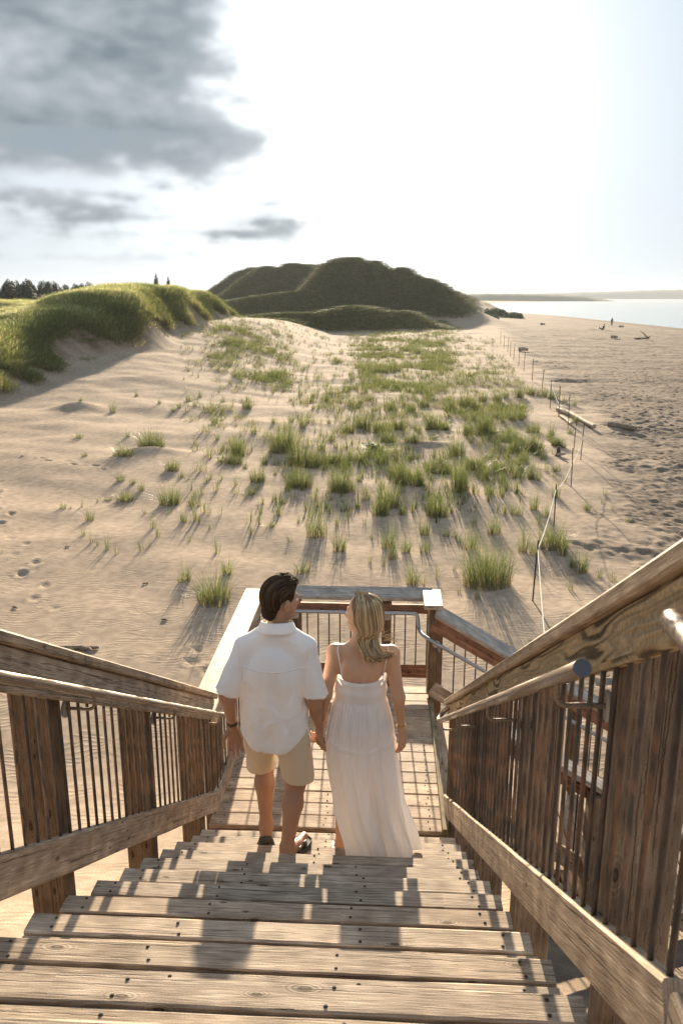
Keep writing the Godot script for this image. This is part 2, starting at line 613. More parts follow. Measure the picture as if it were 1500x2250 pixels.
func setup_view() -> void:
	var cam := Camera3D.new()
	cam.name = "camera"
	add_child(cam)
	cam.position = Vector3(0, 5.6, 0)
	cam.rotation_degrees = Vector3(-14.72, 3.1, 0)
	cam.keep_aspect = Camera3D.KEEP_HEIGHT
	var ca := CameraAttributesPhysical.new()
	ca.frustum_focal_length = 28.8
	ca.frustum_focus_distance = 4.6
	ca.frustum_near = 0.05
	ca.frustum_far = 20000.0
	ca.exposure_aperture = 6.5
	cam.attributes = ca
	cam.fov = 64.01
	cam.near = 0.05
	cam.far = 20000.0
	cam.current = true
	var we := WorldEnvironment.new()
	we.name = "world_environment"
	var e := Environment.new()
	e.background_mode = Environment.BG_SKY
	var sk := Sky.new()
	var pm := PanoramaSkyMaterial.new()
	pm.panorama = make_sky()
	sk.sky_material = pm
	e.sky = sk
	e.tonemap_mode = Environment.TONE_MAPPER_LINEAR
	e.tonemap_exposure = EXPOSURE
	e.sdfgi_enabled = true
	e.ssao_enabled = true
	e.ssil_enabled = true
	e.fog_enabled = true
	e.fog_mode = Environment.FOG_MODE_EXPONENTIAL
	e.fog_light_color = Color(0.93, 0.95, 0.96)
	e.fog_density = 0.00022
	we.environment = e
	add_child(we)
	var sun := DirectionalLight3D.new()
	sun.name = "sun"
	sun.light_energy = 1.6
	sun.light_color = Color(1.0, 0.92, 0.80)
	sun.light_angular_distance = 0.6
	sun.shadow_enabled = true
	add_child(sun)
	sun.look_at_from_position(Vector3.ZERO, -dir_of(SUN_AZ, SUN_EL), Vector3.UP)

# ---------------------------------------------------------------- the lie of the land
func tab(t: float, xs: Array, ys: Array) -> float:
	if t <= xs[0]: return ys[0]
	for i in xs.size() - 1:
		if t <= xs[i + 1]:
			return lerpf(ys[i], ys[i + 1], (t - xs[i]) / (xs[i + 1] - xs[i]))
	return ys[ys.size() - 1]

func gs(x: float, z: float, cx: float, cz: float, rx: float, rz: float, rot := 0.0) -> float:
	var c := cos(rot)
	var s := sin(rot)
	var dx := x - cx
	var dz := z - cz
	var u := (dx * c + dz * s) / rx
	var w := (-dx * s + dz * c) / rz
	return exp(-(u * u + w * w))

func water_x(d: float) -> float:
	return tab(d, [0.0, 184.0, 291.0, 400.0, 564.0, 805.0, 1000.0, 1300.0], [70.0, 63.5, 62.0, 52.0, 68.0, 94.0, 140.0, 260.0])

func fence_x(d: float) -> float:
	return tab(d, [0.0, 14.8, 28.7, 36.0, 57.0, 87.0, 160.0, 300.0], [-0.4, 2.83, 6.84, 8.1, 9.95, 12.5, 19.6, 38.0])

func foot_x(d: float) -> float:
	return -17.9 + 1.2 * sin(d * 0.11) + 0.7 * sin(d * 0.31 + 1.0)

# how much of the ground is dune meadow (1) or bare sand (0)
func meadow(x: float, z: float, h0 := -99.0) -> float:
	var d := -z
	var m := 0.0
	if d < 124.0:
		var ex := foot_x(d) - x + nz_med.get_noise_2d(x, z) * 2.2
		m = smoothstep(1.7, 3.0, ex + 0.9 * nz_lump.get_noise_2d(x * 0.4, z * 0.4)) * smoothstep(8.0, 26.0, d) * (1.0 - smoothstep(108.0, 120.0, d + ex * 0.3))
	if d > 112.0 and d < 172.0:
		m = maxf(m, maxf(smoothstep(0.12, 0.6, 2.7 * gs(x, z, -16, -138, 11, 7) + 2.9 * gs(x, z, -5.0, -142, 5, 6) + 2.6 * gs(x, z, 2.5, -146, 4.5, 6)), smoothstep(140.0, 147.0, d) * smoothstep(13.0, 8.0, x)))
	if d > 158.0:
		m = maxf(m, smoothstep(1.0, 2.2, (h0 if h0 > -50.0 else hgt(x, z)) - 0.2) * smoothstep(30.0, 24.0, x - (d - 280.0) * 0.1))
	return m

func tread_zone(x: float, z: float) -> float:
	var d := -z
	var t := smoothstep(0.2, 2.8, x - fence_x(d) + nz_med.get_noise_2d(x * 1.3, z * 1.3) * 2.4)
	return t

func hgt(x: float, z: float) -> float:
	var d := -z
	var wl := water_x(d)
	var xe := 3.0 + 0.105 * d
	var h := maxf(-1.0 * clampf((x - xe) / maxf(wl - xe, 4.0), 0.0, 2.5), -2.6)
	if x < 0.0:
		h += tab(d, [0.0, 20.0, 40.0, 56.0, 75.0, 100.0, 130.0, 170.0], [0.2, 0.25, 0.5, 1.5, 2.4, 3.2, 2.2, 1.5]) * (1.0 - smoothstep(-18.0, -3.0 - 0.02 * d, x))
	if d < 124.0 and x < -8.0:
		var ex := foot_x(d) - x
		if ex > 0.0:
			var top := tab(d, [0.0, 28.0, 40.0, 52.0, 64.0, 80.0, 100.0, 112.0, 122.0], [3.0, 4.1, 4.6, 5.2, 6.9, 7.5, 7.0, 5.7, 2.5])
			top -= tab(d, [40.0, 60.0, 90.0, 110.0], [1.6, 3.2, 2.6, 1.5]) * smoothstep(3.5, 13.0, ex)
			top += nz_big.get_noise_2d(x, z) * 0.3 * smoothstep(1.0, 4.0, ex)
			var k := 0.50 + 0.24 * smoothstep(50.0, 82.0, d)
			var pr := k * smoothstep(0.0, 4.4, ex) + (1.0 - k) * smoothstep(2.0, 12.0, ex)
			pr *= 1.0 - smoothstep(104.0, 116.0, d + ex * 0.3)
			h += maxf(top - h, 0.0) * pr
			h -= tab(d, [30.0, 50.0, 62.0, 75.0], [0.6, 0.9, 0.3, 0.0]) * smoothstep(10.0, 22.0, ex) * smoothstep(20.0, 35.0, d)
			h += 0.55 * gs(x, z, -24.0, -68.0, 7.0, 10.0) * smoothstep(0.0, 4.0, ex)
	if d > 108.0 and d < 180.0 and x < 14.0:
		var ml := maxf(h, 0.3 + 2.7 * gs(x, z, -16, -138, 11, 7) + 2.9 * gs(x, z, -5.0, -142, 5, 6) + 2.6 * gs(x, z, 2.5, -146, 4.5, 6))
		h += (ml - h) * smoothstep(112.0, 122.0, d) * smoothstep(13.0, 7.0, x)
	if d > 148.0 and d < 420.0 and x < 80.0 and x > -120.0:
		var hl := 15.0 * maxf(gs(x, z, -9.5, -214, 11.5, 26, -.15), .90 * gs(x, z, -3.5, -212, 9, 26, -.15))
		hl = maxf(hl, maxf(11.9 * gs(x, z, 2.5, -205, 9.5, 24, -.3), 10.2 * gs(x, z, 6.5, -202, 9, 24, -.3)))
		hl = maxf(hl, maxf(6.5 * gs(x, z, 12, -196, 8, 20, -.2), 14.0 * gs(x, z, -26, -262, 19, 28)))
		hl = maxf(hl, maxf(12.5 * gs(x, z, -36, -262, 14, 26), 13.6 * gs(x, z, -16, -255, 14, 26)))
		hl = maxf(hl, maxf(13.6 * gs(x, z, -47, -300, 16, 30), 6.9 * gs(x, z, 19.5, -272, 11, 26)))
		hl = maxf(hl, maxf(5.6 * gs(x, z, 25, -282, 9, 24), 4.4 * gs(x, z, 31, -292, 8, 24)))
		hl = maxf(hl, 5.0 * gs(x, z, -20, -205, 26, 16))
		hl *= 1.0 + 0.10 * nz_big.get_noise_2d(x * 0.7, z * 0.7) + 0.03 * nz_med.get_noise_2d(x, z)
		h = maxf(h, 0.0) + hl * smoothstep(150.0, 190.0, d) + minf(h, 0.0)
	# the dune that the stairs come down from
	h += smoothstep(-9.0, 3.5, z) * 4.2 * smoothstep(14.0, 2.0, x)
	return h

# the same with hummocks, footprints and the trodden beach
func ground_y(x: float, z: float, h0 := -99.0) -> float:
	var h := h0 if h0 > -50.0 else hgt(x, z)
	var d := -z
	if d < 160.0 and x > -40.0:
		var big := nz_big.get_noise_2d(x, z)
		h += (0.17 * big + 0.018 * nz_med.get_noise_2d(x * 1.5, z * 1.5)) * smoothstep(9.0, 16.0, d)
		var t := tread_zone(x, z)
		if t > 0.01 and d < 150.0:
			h += t * (0.055 * nz_lump.get_noise_2d(x, z) + 0.075 * nz_lump.get_noise_2d(x * 2.2 + 50.0, z * 2.0)) * (0.75 + 0.5 * big)
		h += 0.18 * gs(x, z, 1.3, -31.5, 1.2, 0.5) - 0.20 * gs(x, z, 13.0, -58.2, 2.0, 1.0) + 0.1 * gs(x, z, 13.4, -60.2, 3.0, 0.8)
		h += 0.42 * gs(x, z, -14.6, -38.2, 1.0, 1.2) + 0.25 * gs(x, z, -8.4, -29.0, 1.3, 0.8)
	if d > 9.0 and d < 34.0 and x < 8.0:
		for f in feet_marks:
			var dx: float = x - f[0]
			var dz: float = z - f[1]
			if absf(dx) < 0.5 and absf(dz) < 0.5:
				var u: float = dx * f[2] + dz * f[3]
				var w: float = -dx * f[3] + dz * f[2]
				var q: float = u * u / f[5] + w * w / f[6]
				h -= f[4] * exp(-q)
				h += f[4] * 0.38 * exp(-pow(sqrt(q) - 1.7, 2) * 4.0)
	return h

func make_footprints() -> void:
	var r := RandomNumberGenerator.new()
	r.seed = 404
	# trails: start, step, count
	for tr in [[-11.3, -22.6, 0.36, 0.62, 15], [-11.9, -23.9, 0.2, 0.5, 7], [-11.8, -26.9, 0.5, 0.15, 6], [3.4, -13.9, 0.35, -0.25, 9], [2.6, -12.6, 0.4, 0.15, 9], [3.3, -11.6, 0.3, 0.1, 9], [-3.1, -12.2, 0.2, 0.24, 8], [1.9, -11.4, 0.35, 0.05, 9], [4.0, -12.9, 0.3, -0.35, 12]]:
		var p := Vector2(tr[0], tr[1])
		var st := Vector2(tr[2], tr[3])
		for k in tr[4]:
			var side := st.orthogonal().normalized() * (0.13 if k % 2 == 0 else -0.13)
			var dn := st.normalized().rotated(r.randf_range(-0.3, 0.3))
			feet_marks.append([p.x + side.x + r.randf_range(-0.06, 0.06), p.y + side.y + r.randf_range(-0.06, 0.06), dn.x, dn.y, r.randf_range(0.02, 0.062), r.randf_range(0.010, 0.026), r.randf_range(0.004, 0.009)])
			p += st * r.randf_range(0.8, 1.15)

func axis(parts: Array) -> PackedFloat32Array:
	# parts: [from, to, step at from, step at to]
	var out := PackedFloat32Array()
	for p in parts:
		var t: float = p[0]
		var sgn := signf(p[1] - p[0])
		while (p[1] - t) * sgn > 1e-4:
			out.append(t)
			var f: float = (t - p[0]) / (p[1] - p[0])
			t += sgn * lerpf(p[2], p[3], f)
	out.append(parts[parts.size() - 1][1])
	return out

func make_ground() -> void:
	var us := axis([[-80.0, -30.0, 6.0, 1.1], [-30.0, -13.0, 1.0, 0.12], [-13.0, 11.0, 0.1, 0.1], [11.0, 30.0, 0.11, 0.7], [30.0, 80.0, 0.8, 6.0]])
	var zs := axis([[14.0, -8.0, 1.2, 0.25], [-8.0, -34.0, 0.1, 0.1], [-34.0, -70.0, 0.11, 0.32], [-70.0, -130.0, 0.32, 0.7], [-130.0, -330.0, 0.8, 2.2], [-330.0, -1500.0, 3.0, 70.0]])
	var nx := us.size()
	var nzz := zs.size()
	var v := PackedVector3Array()
	v.resize(nx * nzz)
	var col := PackedColorArray()
	col.resize(nx * nzz)
	var sand := Color(0.425, 0.345, 0.27)
	var beach := Color(0.165, 0.134, 0.112)
	var wet := Color(0.16, 0.125, 0.10)
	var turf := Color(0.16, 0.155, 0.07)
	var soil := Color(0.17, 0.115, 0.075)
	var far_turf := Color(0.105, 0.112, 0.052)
	for j in nzz:
		var z := zs[j]
		var d := -z
		var sc_ := 1.0 + maxf(0.0, d - 30.0) * 0.03
		for i in nx:
			var x := us[i] * sc_
			var hh := hgt(x, z)
			var y := ground_y(x, z, hh)
			v[j * nx + i] = Vector3(x, y, z)
			var tz := tread_zone(x, z)
			var c := sand.lerp(beach, tz * (0.75 + 0.25 * nz_med.get_noise_2d(x * 0.5, z * 0.5)))
			c = c * (1.0 + 0.42 * tz * nz_lump.get_noise_2d(x * 1.7 + 31.0, z * 0.9)) * (1.0 + 0.10 * nz_med.get_noise_2d(x * 2.0 + 9.0, z * 2.0))
			var wl := water_x(d)
			if x > wl - 16.0: c = c.lerp(wet, smoothstep(wl - 9.0, wl - 3.0, x))
			if x < 40.0:
				var mm := meadow(x, z, hh)
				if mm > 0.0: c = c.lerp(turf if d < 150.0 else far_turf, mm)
				if d < 124.0 and x < -10.0:
					var ex := foot_x(d) - x
					var sc := smoothstep(0.6, 1.8, ex) * smoothstep(4.6, 2.6, ex) * (0.5 + 0.9 * nz_med.get_noise_2d(x * 0.6, z * 2.0))
					c = c.lerp(soil, clampf(sc, 0.0, 0.85) * smoothstep(20.0, 40.0, d))
			c.a = 1.0
			col[j * nx + i] = c
	var nn := PackedVector3Array()
	nn.resize(nx * nzz)
	for j in nzz:
		var j0 := maxi(j - 1, 0)
		var j1 := mini(j + 1, nzz - 1)
		for i in nx:
			var i0 := maxi(i - 1, 0)
			var i1 := mini(i + 1, nx - 1)
			var tx := v[j * nx + i1] - v[j * nx + i0]
			var tz := v[j0 * nx + i] - v[j1 * nx + i]
			nn[j * nx + i] = tz.cross(tx).normalized()
	var idx := PackedInt32Array()
	idx.resize((nx - 1) * (nzz - 1) * 6)
	var k := 0
	for j in nzz - 1:
		for i in nx - 1:
			var a := j * nx + i
			# row j is nearer than row j + 1
			idx[k] = a + nx; idx[k + 1] = a + nx + 1; idx[k + 2] = a + 1
			idx[k + 3] = a + nx; idx[k + 4] = a + 1; idx[k + 5] = a
			k += 6
	var arr := []
	arr.resize(Mesh.ARRAY_MAX)
	arr[Mesh.ARRAY_VERTEX] = v
	arr[Mesh.ARRAY_NORMAL] = nn
	arr[Mesh.ARRAY_COLOR] = col
	arr[Mesh.ARRAY_INDEX] = idx
	var m := ArrayMesh.new()
	m.add_surface_from_arrays(Mesh.PRIMITIVE_TRIANGLES, arr)
	tag(put("ground", m, M.ground, self), "pale rippled sand running from the dune foot to the trodden brown beach", "", "", "structure")
	print("ground ", nx, " x ", nzz)

func make_far() -> void:
	# the sea out to the horizon
	var b := MB.new()
	var rows := []
	for z in [-20.0, -150.0, -400.0, -1000.0, -3000.0, -9000.0, -16000.0]:
		var r := PackedVector3Array()
		for x in [-2000.0, -200.0, 40.0, 150.0, 600.0, 2500.0, 9000.0]:
			r.append(Vector3(x, -1.0, z))
		rows.append(r)
	b.loft(rows, Vector3.UP)
	tag(put("sea", b.mesh(), M.sea, self), "calm bright sea running out to the far shore", "", "", "structure")
	# wooded headland and the long low shore beyond it: slabs of hill with real depth
	hill_strip("headland", "low dark wooded headland across the bay, nearer of the two shores", [[30.0, -1330.0, 10.0], [150.0, -1310.0, 12.5], [230.0, -1320.0, 11.5], [300.0, -1335.0, 9.0], [345.0, -1350.0, 2.0]], 130.0, M.far_green, 5)
	hill_strip("far_shore", "pale hazy hills of the far shore on the horizon", [[120.0, -2750.0, 12.0], [380.0, -2700.0, 17.0], [630.0, -2650.0, 22.0], [840.0, -2600.0, 28.0], [1100.0, -2580.0, 25.0], [1400.0, -2540.0, 27.0], [1800.0, -2500.0, 21.0]], 260.0, M.far_blue, 9)

func hill_strip(called: String, label: String, pts: Array, depth: float, mat: Material, seed_: int) -> void:
	var nz := FastNoiseLite.new()
	nz.seed = seed_
	nz.frequency = 0.03
	var rows := []
	for s in 121:
		var f := s / 120.0 * (pts.size() - 1)
		var k := mini(int(f), pts.size() - 2)
		var p := Vector3(lerpf(pts[k][0], pts[k + 1][0], f - k), 0, lerpf(pts[k][1], pts[k + 1][1], f - k))
		var hh := lerpf(pts[k][2], pts[k + 1][2], f - k)
		var row := PackedVector3Array()
		for q in 9:
			var a := q / 8.0
			var y: float = sin(a * PI) * hh * (1.0 + 0.10 * nz.get_noise_2d(s * 22.0, q * 9.0))
			if q > 0 and q < 8: y = maxf(y, hh * 0.4)
			row.append(p + Vector3(0, y - 1.6, depth * (0.5 - a)))
		rows.append(row)
	var b := MB.new()
	b.loft(rows, Vector3.UP)
	tag(put(called, b.mesh(), mat, self), label, "", "", "structure")

# ---------------------------------------------------------------- the wooden stairs
const TOP_Y := 4.07        # top of the first tread in view
const RISE := 0.18
const RUN := 0.307
const NOSE_Z := -1.42
const DECK_Y := 1.91

func tread_y(k: int) -> float: return TOP_Y - RISE * k
func nose_z(k: int) -> float: return NOSE_Z - RUN * k

func screw_mesh() -> ArrayMesh:
	var b := MB.new()
	b.ball(Vector3.ZERO, Vector3(0.0062, 0.0026, 0.0062), Basis(), 4)
	return b.mesh()

var SCREW: ArrayMesh

func plank(called: String, a: Vector3, b: Vector3, up: Vector3, T: float, W: float, mat: Material, parent: Node, screws_at: Array, segs := 6) -> MeshInstance3D:
	var o := lay(called, a, b, up, T, W, mat, parent, segs, 0.0022)
	var L := a.distance_to(b)
	for s in screws_at:
		for e in [-1, 1]:
			var p := Vector3(-L / 2 + s * L + rnd(-0.012, 0.012), T / 2 + 0.0005, e * W * 0.28 + rnd(-0.006, 0.006))
			put("screw", SCREW, M.screw, o, Transform3D(Basis(), p))
	return o

func build_stairs() -> void:
	SCREW = screw_mesh()
	var t := thing("staircase", "weathered plank stairs descending towards the couple and the sand", "stairs")
	var xl := -1.2
	var xr := 0.505
	for k in range(0, 12):
		var y := tread_y(k) - 0.019
		var z := nose_z(k)
		for q in 3:
			var zc: float = z + 0.0455 + q * 0.101
			var jl := rnd(-0.012, 0.012)
			var jr := rnd(-0.012, 0.012)
			var tilt := Vector3(0, 1, rnd(-0.012, 0.012))
			plank("plank", Vector3(xl + jl, y + rnd(-0.002, 0.002), zc), Vector3(xr + jr, y + rnd(-0.002, 0.002), zc), tilt, 0.038, 0.09, M.tread[rng.randi() % 5], t, [0.05, rnd(0.3, 0.36), rnd(0.62, 0.68), rnd(0.93, 0.95)] if q < 2 and k < 8 else ([0.06, 0.5, 0.94] if q == 0 else []))
	for k in range(0, 12):
		lay("tread_support", Vector3(xl + 0.03, tread_y(k) - 0.062, nose_z(k) + 0.150), Vector3(xr - 0.03, tread_y(k) - 0.062, nose_z(k) + 0.150), Vector3.UP, 0.038, 0.20, M.beam, t, 2)
	for x in [-1.02, -0.35, 0.36]:
		var d := Vector3(0, -RISE, -RUN).normalized()
		var a := Vector3(x, tread_y(-1) - 0.30, nose_z(-1) + 0.1)
		var b := Vector3(x, tread_y(12) - 0.24, nose_z(12) + 0.06)
		lay("stringer", a, b, Vector3(1, 0, 0), 0.042, 0.24, M.beam, t, 4)
		# the saw-tooth brackets that carry the treads
		for k in range(0, 12):
			var tm := MB.new()
			var y0 := tread_y(k) - 0.040
			var z0 := nose_z(k) + 0.02
			for sx in [-0.02, 0.02]:
				tm.tri(Vector3(x + sx, y0, z0), Vector3(x + sx, y0, z0 + 0.285), Vector3(x + sx, y0 - 0.18, z0 - 0.01), Vector3(signf(sx), 0, 0), Color.WHITE)
			tm.loft([PackedVector3Array([Vector3(x - 0.02, y0, z0), Vector3(x + 0.02, y0, z0)]), PackedVector3Array([Vector3(x - 0.02, y0 - 0.18, z0 - 0.01), Vector3(x + 0.02, y0 - 0.18, z0 - 0.01)])], Vector3(0, 0, -1))
			put("tread_bracket", tm.mesh(), M.beam, t)
	# the upper landing, where the photographer stands
	var up := thing("upper_landing", "plank landing at the head of the stairs under the viewpoint", "landing")
	for k in 8:
		var z := nose_z(-1) + 0.07 + k * 0.151
		plank("plank", Vector3(xl, tread_y(-1) - 0.019, z), Vector3(xr, tread_y(-1) - 0.019, z), Vector3.UP, 0.038, 0.14, M.tread[k % 5], up, [])
	for x in [-1.0, 0.3]:
		lay("joist", Vector3(x, tread_y(-1) - 0.13, nose_z(-1) + 0.02), Vector3(x, tread_y(-1) - 0.13, nose_z(-1) + 1.2), Vector3(1, 0, 0), 0.04, 0.18, M.beam, up, 2)
		for z in [-0.85, -0.1]:
			post_box(up, Vector3(x, 0, z), tread_y(-1) - 0.225, M.post)

func post_box(parent: Node, at: Vector3, top: float, mat: Material, wx := 0.09, wz := 0.14) -> MeshInstance3D:
	var y0 := hgt(at.x, at.z) - 0.35
	return lay("post", Vector3(at.x, y0, at.z), Vector3(at.x, top, at.z), Vector3(1, 0, 0), wx, wz, mat, parent, 5, 0.001)

func build_landing() -> void:
	var t := thing("landing", "square plank landing at the foot of the upper stairs, striped by railing shadows", "landing")
	for k in 15:
		var z := -5.104 - 0.07 - k * 0.1505
		plank("plank", Vector3(-1.24 + rnd(-.01, .01), DECK_Y - 0.019, z), Vector3(0.44, DECK_Y - 0.019, z), Vector3(0, 1, rnd(-0.008, 0.008)), 0.038, 0.144, M.deck[rng.randi() % 4], t, [0.05, 0.5, 0.95] if k < 9 else [])
	lay("edge_board", Vector3(0.462, DECK_Y - 0.075, -5.10), Vector3(0.462, DECK_Y - 0.075, -7.06), Vector3(1, 0, 0), 0.036, 0.19, M.edge, t, 4)
	for z in [-5.13, -6.2, -7.33]:
		lay("joist", Vector3(-1.2, DECK_Y - 0.135, z), Vector3(0.42, DECK_Y - 0.135, z), Vector3(0, 0, 1), 0.04, 0.19, M.beam, t, 3)
	for x in [-1.1, -0.4, 0.35]:
		for z in [-5.22, -7.22]:
			post_box(t, Vector3(x, 0, z), DECK_Y - 0.235, M.post)
	# the lower stairs, turning right off the landing
	var s := thing("staircase", "lower flight of plank stairs leaving the landing to the right", "stairs")
	for j in range(1, 10):
		var y := DECK_Y - RISE * j - 0.019
		var x := 0.485 + RUN * j
		for q in 2:
			var xc: float = x - 0.07 - q * 0.152
			plank("plank", Vector3(xc, y, -5.44), Vector3(xc, y, -6.98), Vector3(rnd(-.01, .01), 1, 0), 0.038, 0.14, M.deck[rng.randi() % 4], s, [])
	for z in [-5.6, -6.2, -6.82]:
		lay("stringer", Vector3(0.5, DECK_Y - 0.32, z), Vector3(0.485 + RUN * 9.4, DECK_Y - RISE * 9.4 - 0.28, z), Vector3(0, 0, 1), 0.042, 0.22, M.beam, s, 4)

# one railing: posts, cap, fascia, bottom rail and iron bars along a line on its inner face
func railing(t: Node, a: Vector3, b: Vector3, n: Vector3, hb: float, hf: float, hc: float, posts: Array, mats: Dictionary, cap_w := 0.19, cap_tilt := 0.0, step := 0.089, cap_ext := Vector2.ZERO, bar_from := 0.05, fw := 0.14) -> void:
	var d := b - a
	var flat := Vector3(d.x, 0, d.z).normalized()
	var L := Vector3(d.x, 0, d.z).length()
	var dir := d.normalized()
	var off := n * 0.019
	var vy := 1.0 / maxf(0.5, Vector2(dir.x, dir.z).length())
	lay("bottom_rail", a + Vector3.UP * hb - off, b + Vector3.UP * hb - off, n, 0.038, 0.14, mats.rail, t, 10, 0.0025)
	lay("fascia_board", a + Vector3.UP * hf - off, b + Vector3.UP * hf - off, n, 0.038, fw, mats.fascia, t, 10, mats.get("wave", 0.0025))
	var capn := Vector3.UP.rotated(flat, cap_tilt)
	var side := dir.cross(n).normalized()
	if side.y < 0: side = -side
	capn = side.rotated(dir, cap_tilt)
	var cc := Vector3.UP * (hc + 0.022 * vy) - n * (cap_w / 2 - 0.022)
	lay("cap_board", a - dir * cap_ext.x + cc, b + dir * cap_ext.y + cc, capn, 0.038, cap_w, mats.cap, t, 8, 0.002)
	for p in posts:
		var q: Vector3 = a + d * (p / L) - n * 0.11
		var ax := n
		var y0 := hgt(q.x, q.z) - 0.35
		var y1: float = q.y + hc - 0.012 - 0.05 * absf(dir.y)
		var o := put("post", board(y1 - y0, 0.14, 0.09, 0.001, 6), mats.post, t, Transform3D(Basis(Vector3.UP, ax, Vector3.UP.cross(ax)), Vector3(q.x, (y0 + y1) / 2, q.z)))
	# bars
	var h0 := hb + 0.07 * vy - 0.012
	var h1 := hf - (fw / 2) * vy + 0.012
	var bar := tube_mesh(PackedVector3Array([Vector3(0, h0, 0), Vector3(0, (h0 + h1) / 2, 0), Vector3(0, h1, 0)]), 0.0066, 8)
	var s := bar_from
	while s < L - 0.03:
		var q2: Vector3 = a + d * (s / L) - off
		put("baluster", bar, M.bar[rng.randi() % 5], t, Transform3D(Basis(), q2))
		s += step

func pipe_part(t: Node, path: PackedVector3Array, mat: Material, r := 0.0172) -> MeshInstance3D:
	return put("handrail", tube_mesh(path, r, 14), mat, t)

# an L-shaped bracket with its round plate, from a post to the pipe above
func bracket(pipe: Node, plate: Vector3, out: Vector3, pipe_pt: Vector3, mat: Material) -> void:
	var corner := Vector3(pipe_pt.x, plate.y, pipe_pt.z)
	var br := put("bracket", tube_mesh(spline([plate, plate.lerp(corner, 0.5), plate.lerp(corner, 0.86), corner + Vector3(0, 0.02, 0), pipe_pt], 4), 0.0066, 8), mat, pipe)
	var b := MB.new()
	b.tube(PackedVector3Array([plate - out * 0.002, plate + out * 0.007]), 0.036, 16)
	put("bracket_plate", b.mesh(), M.flange, pipe)

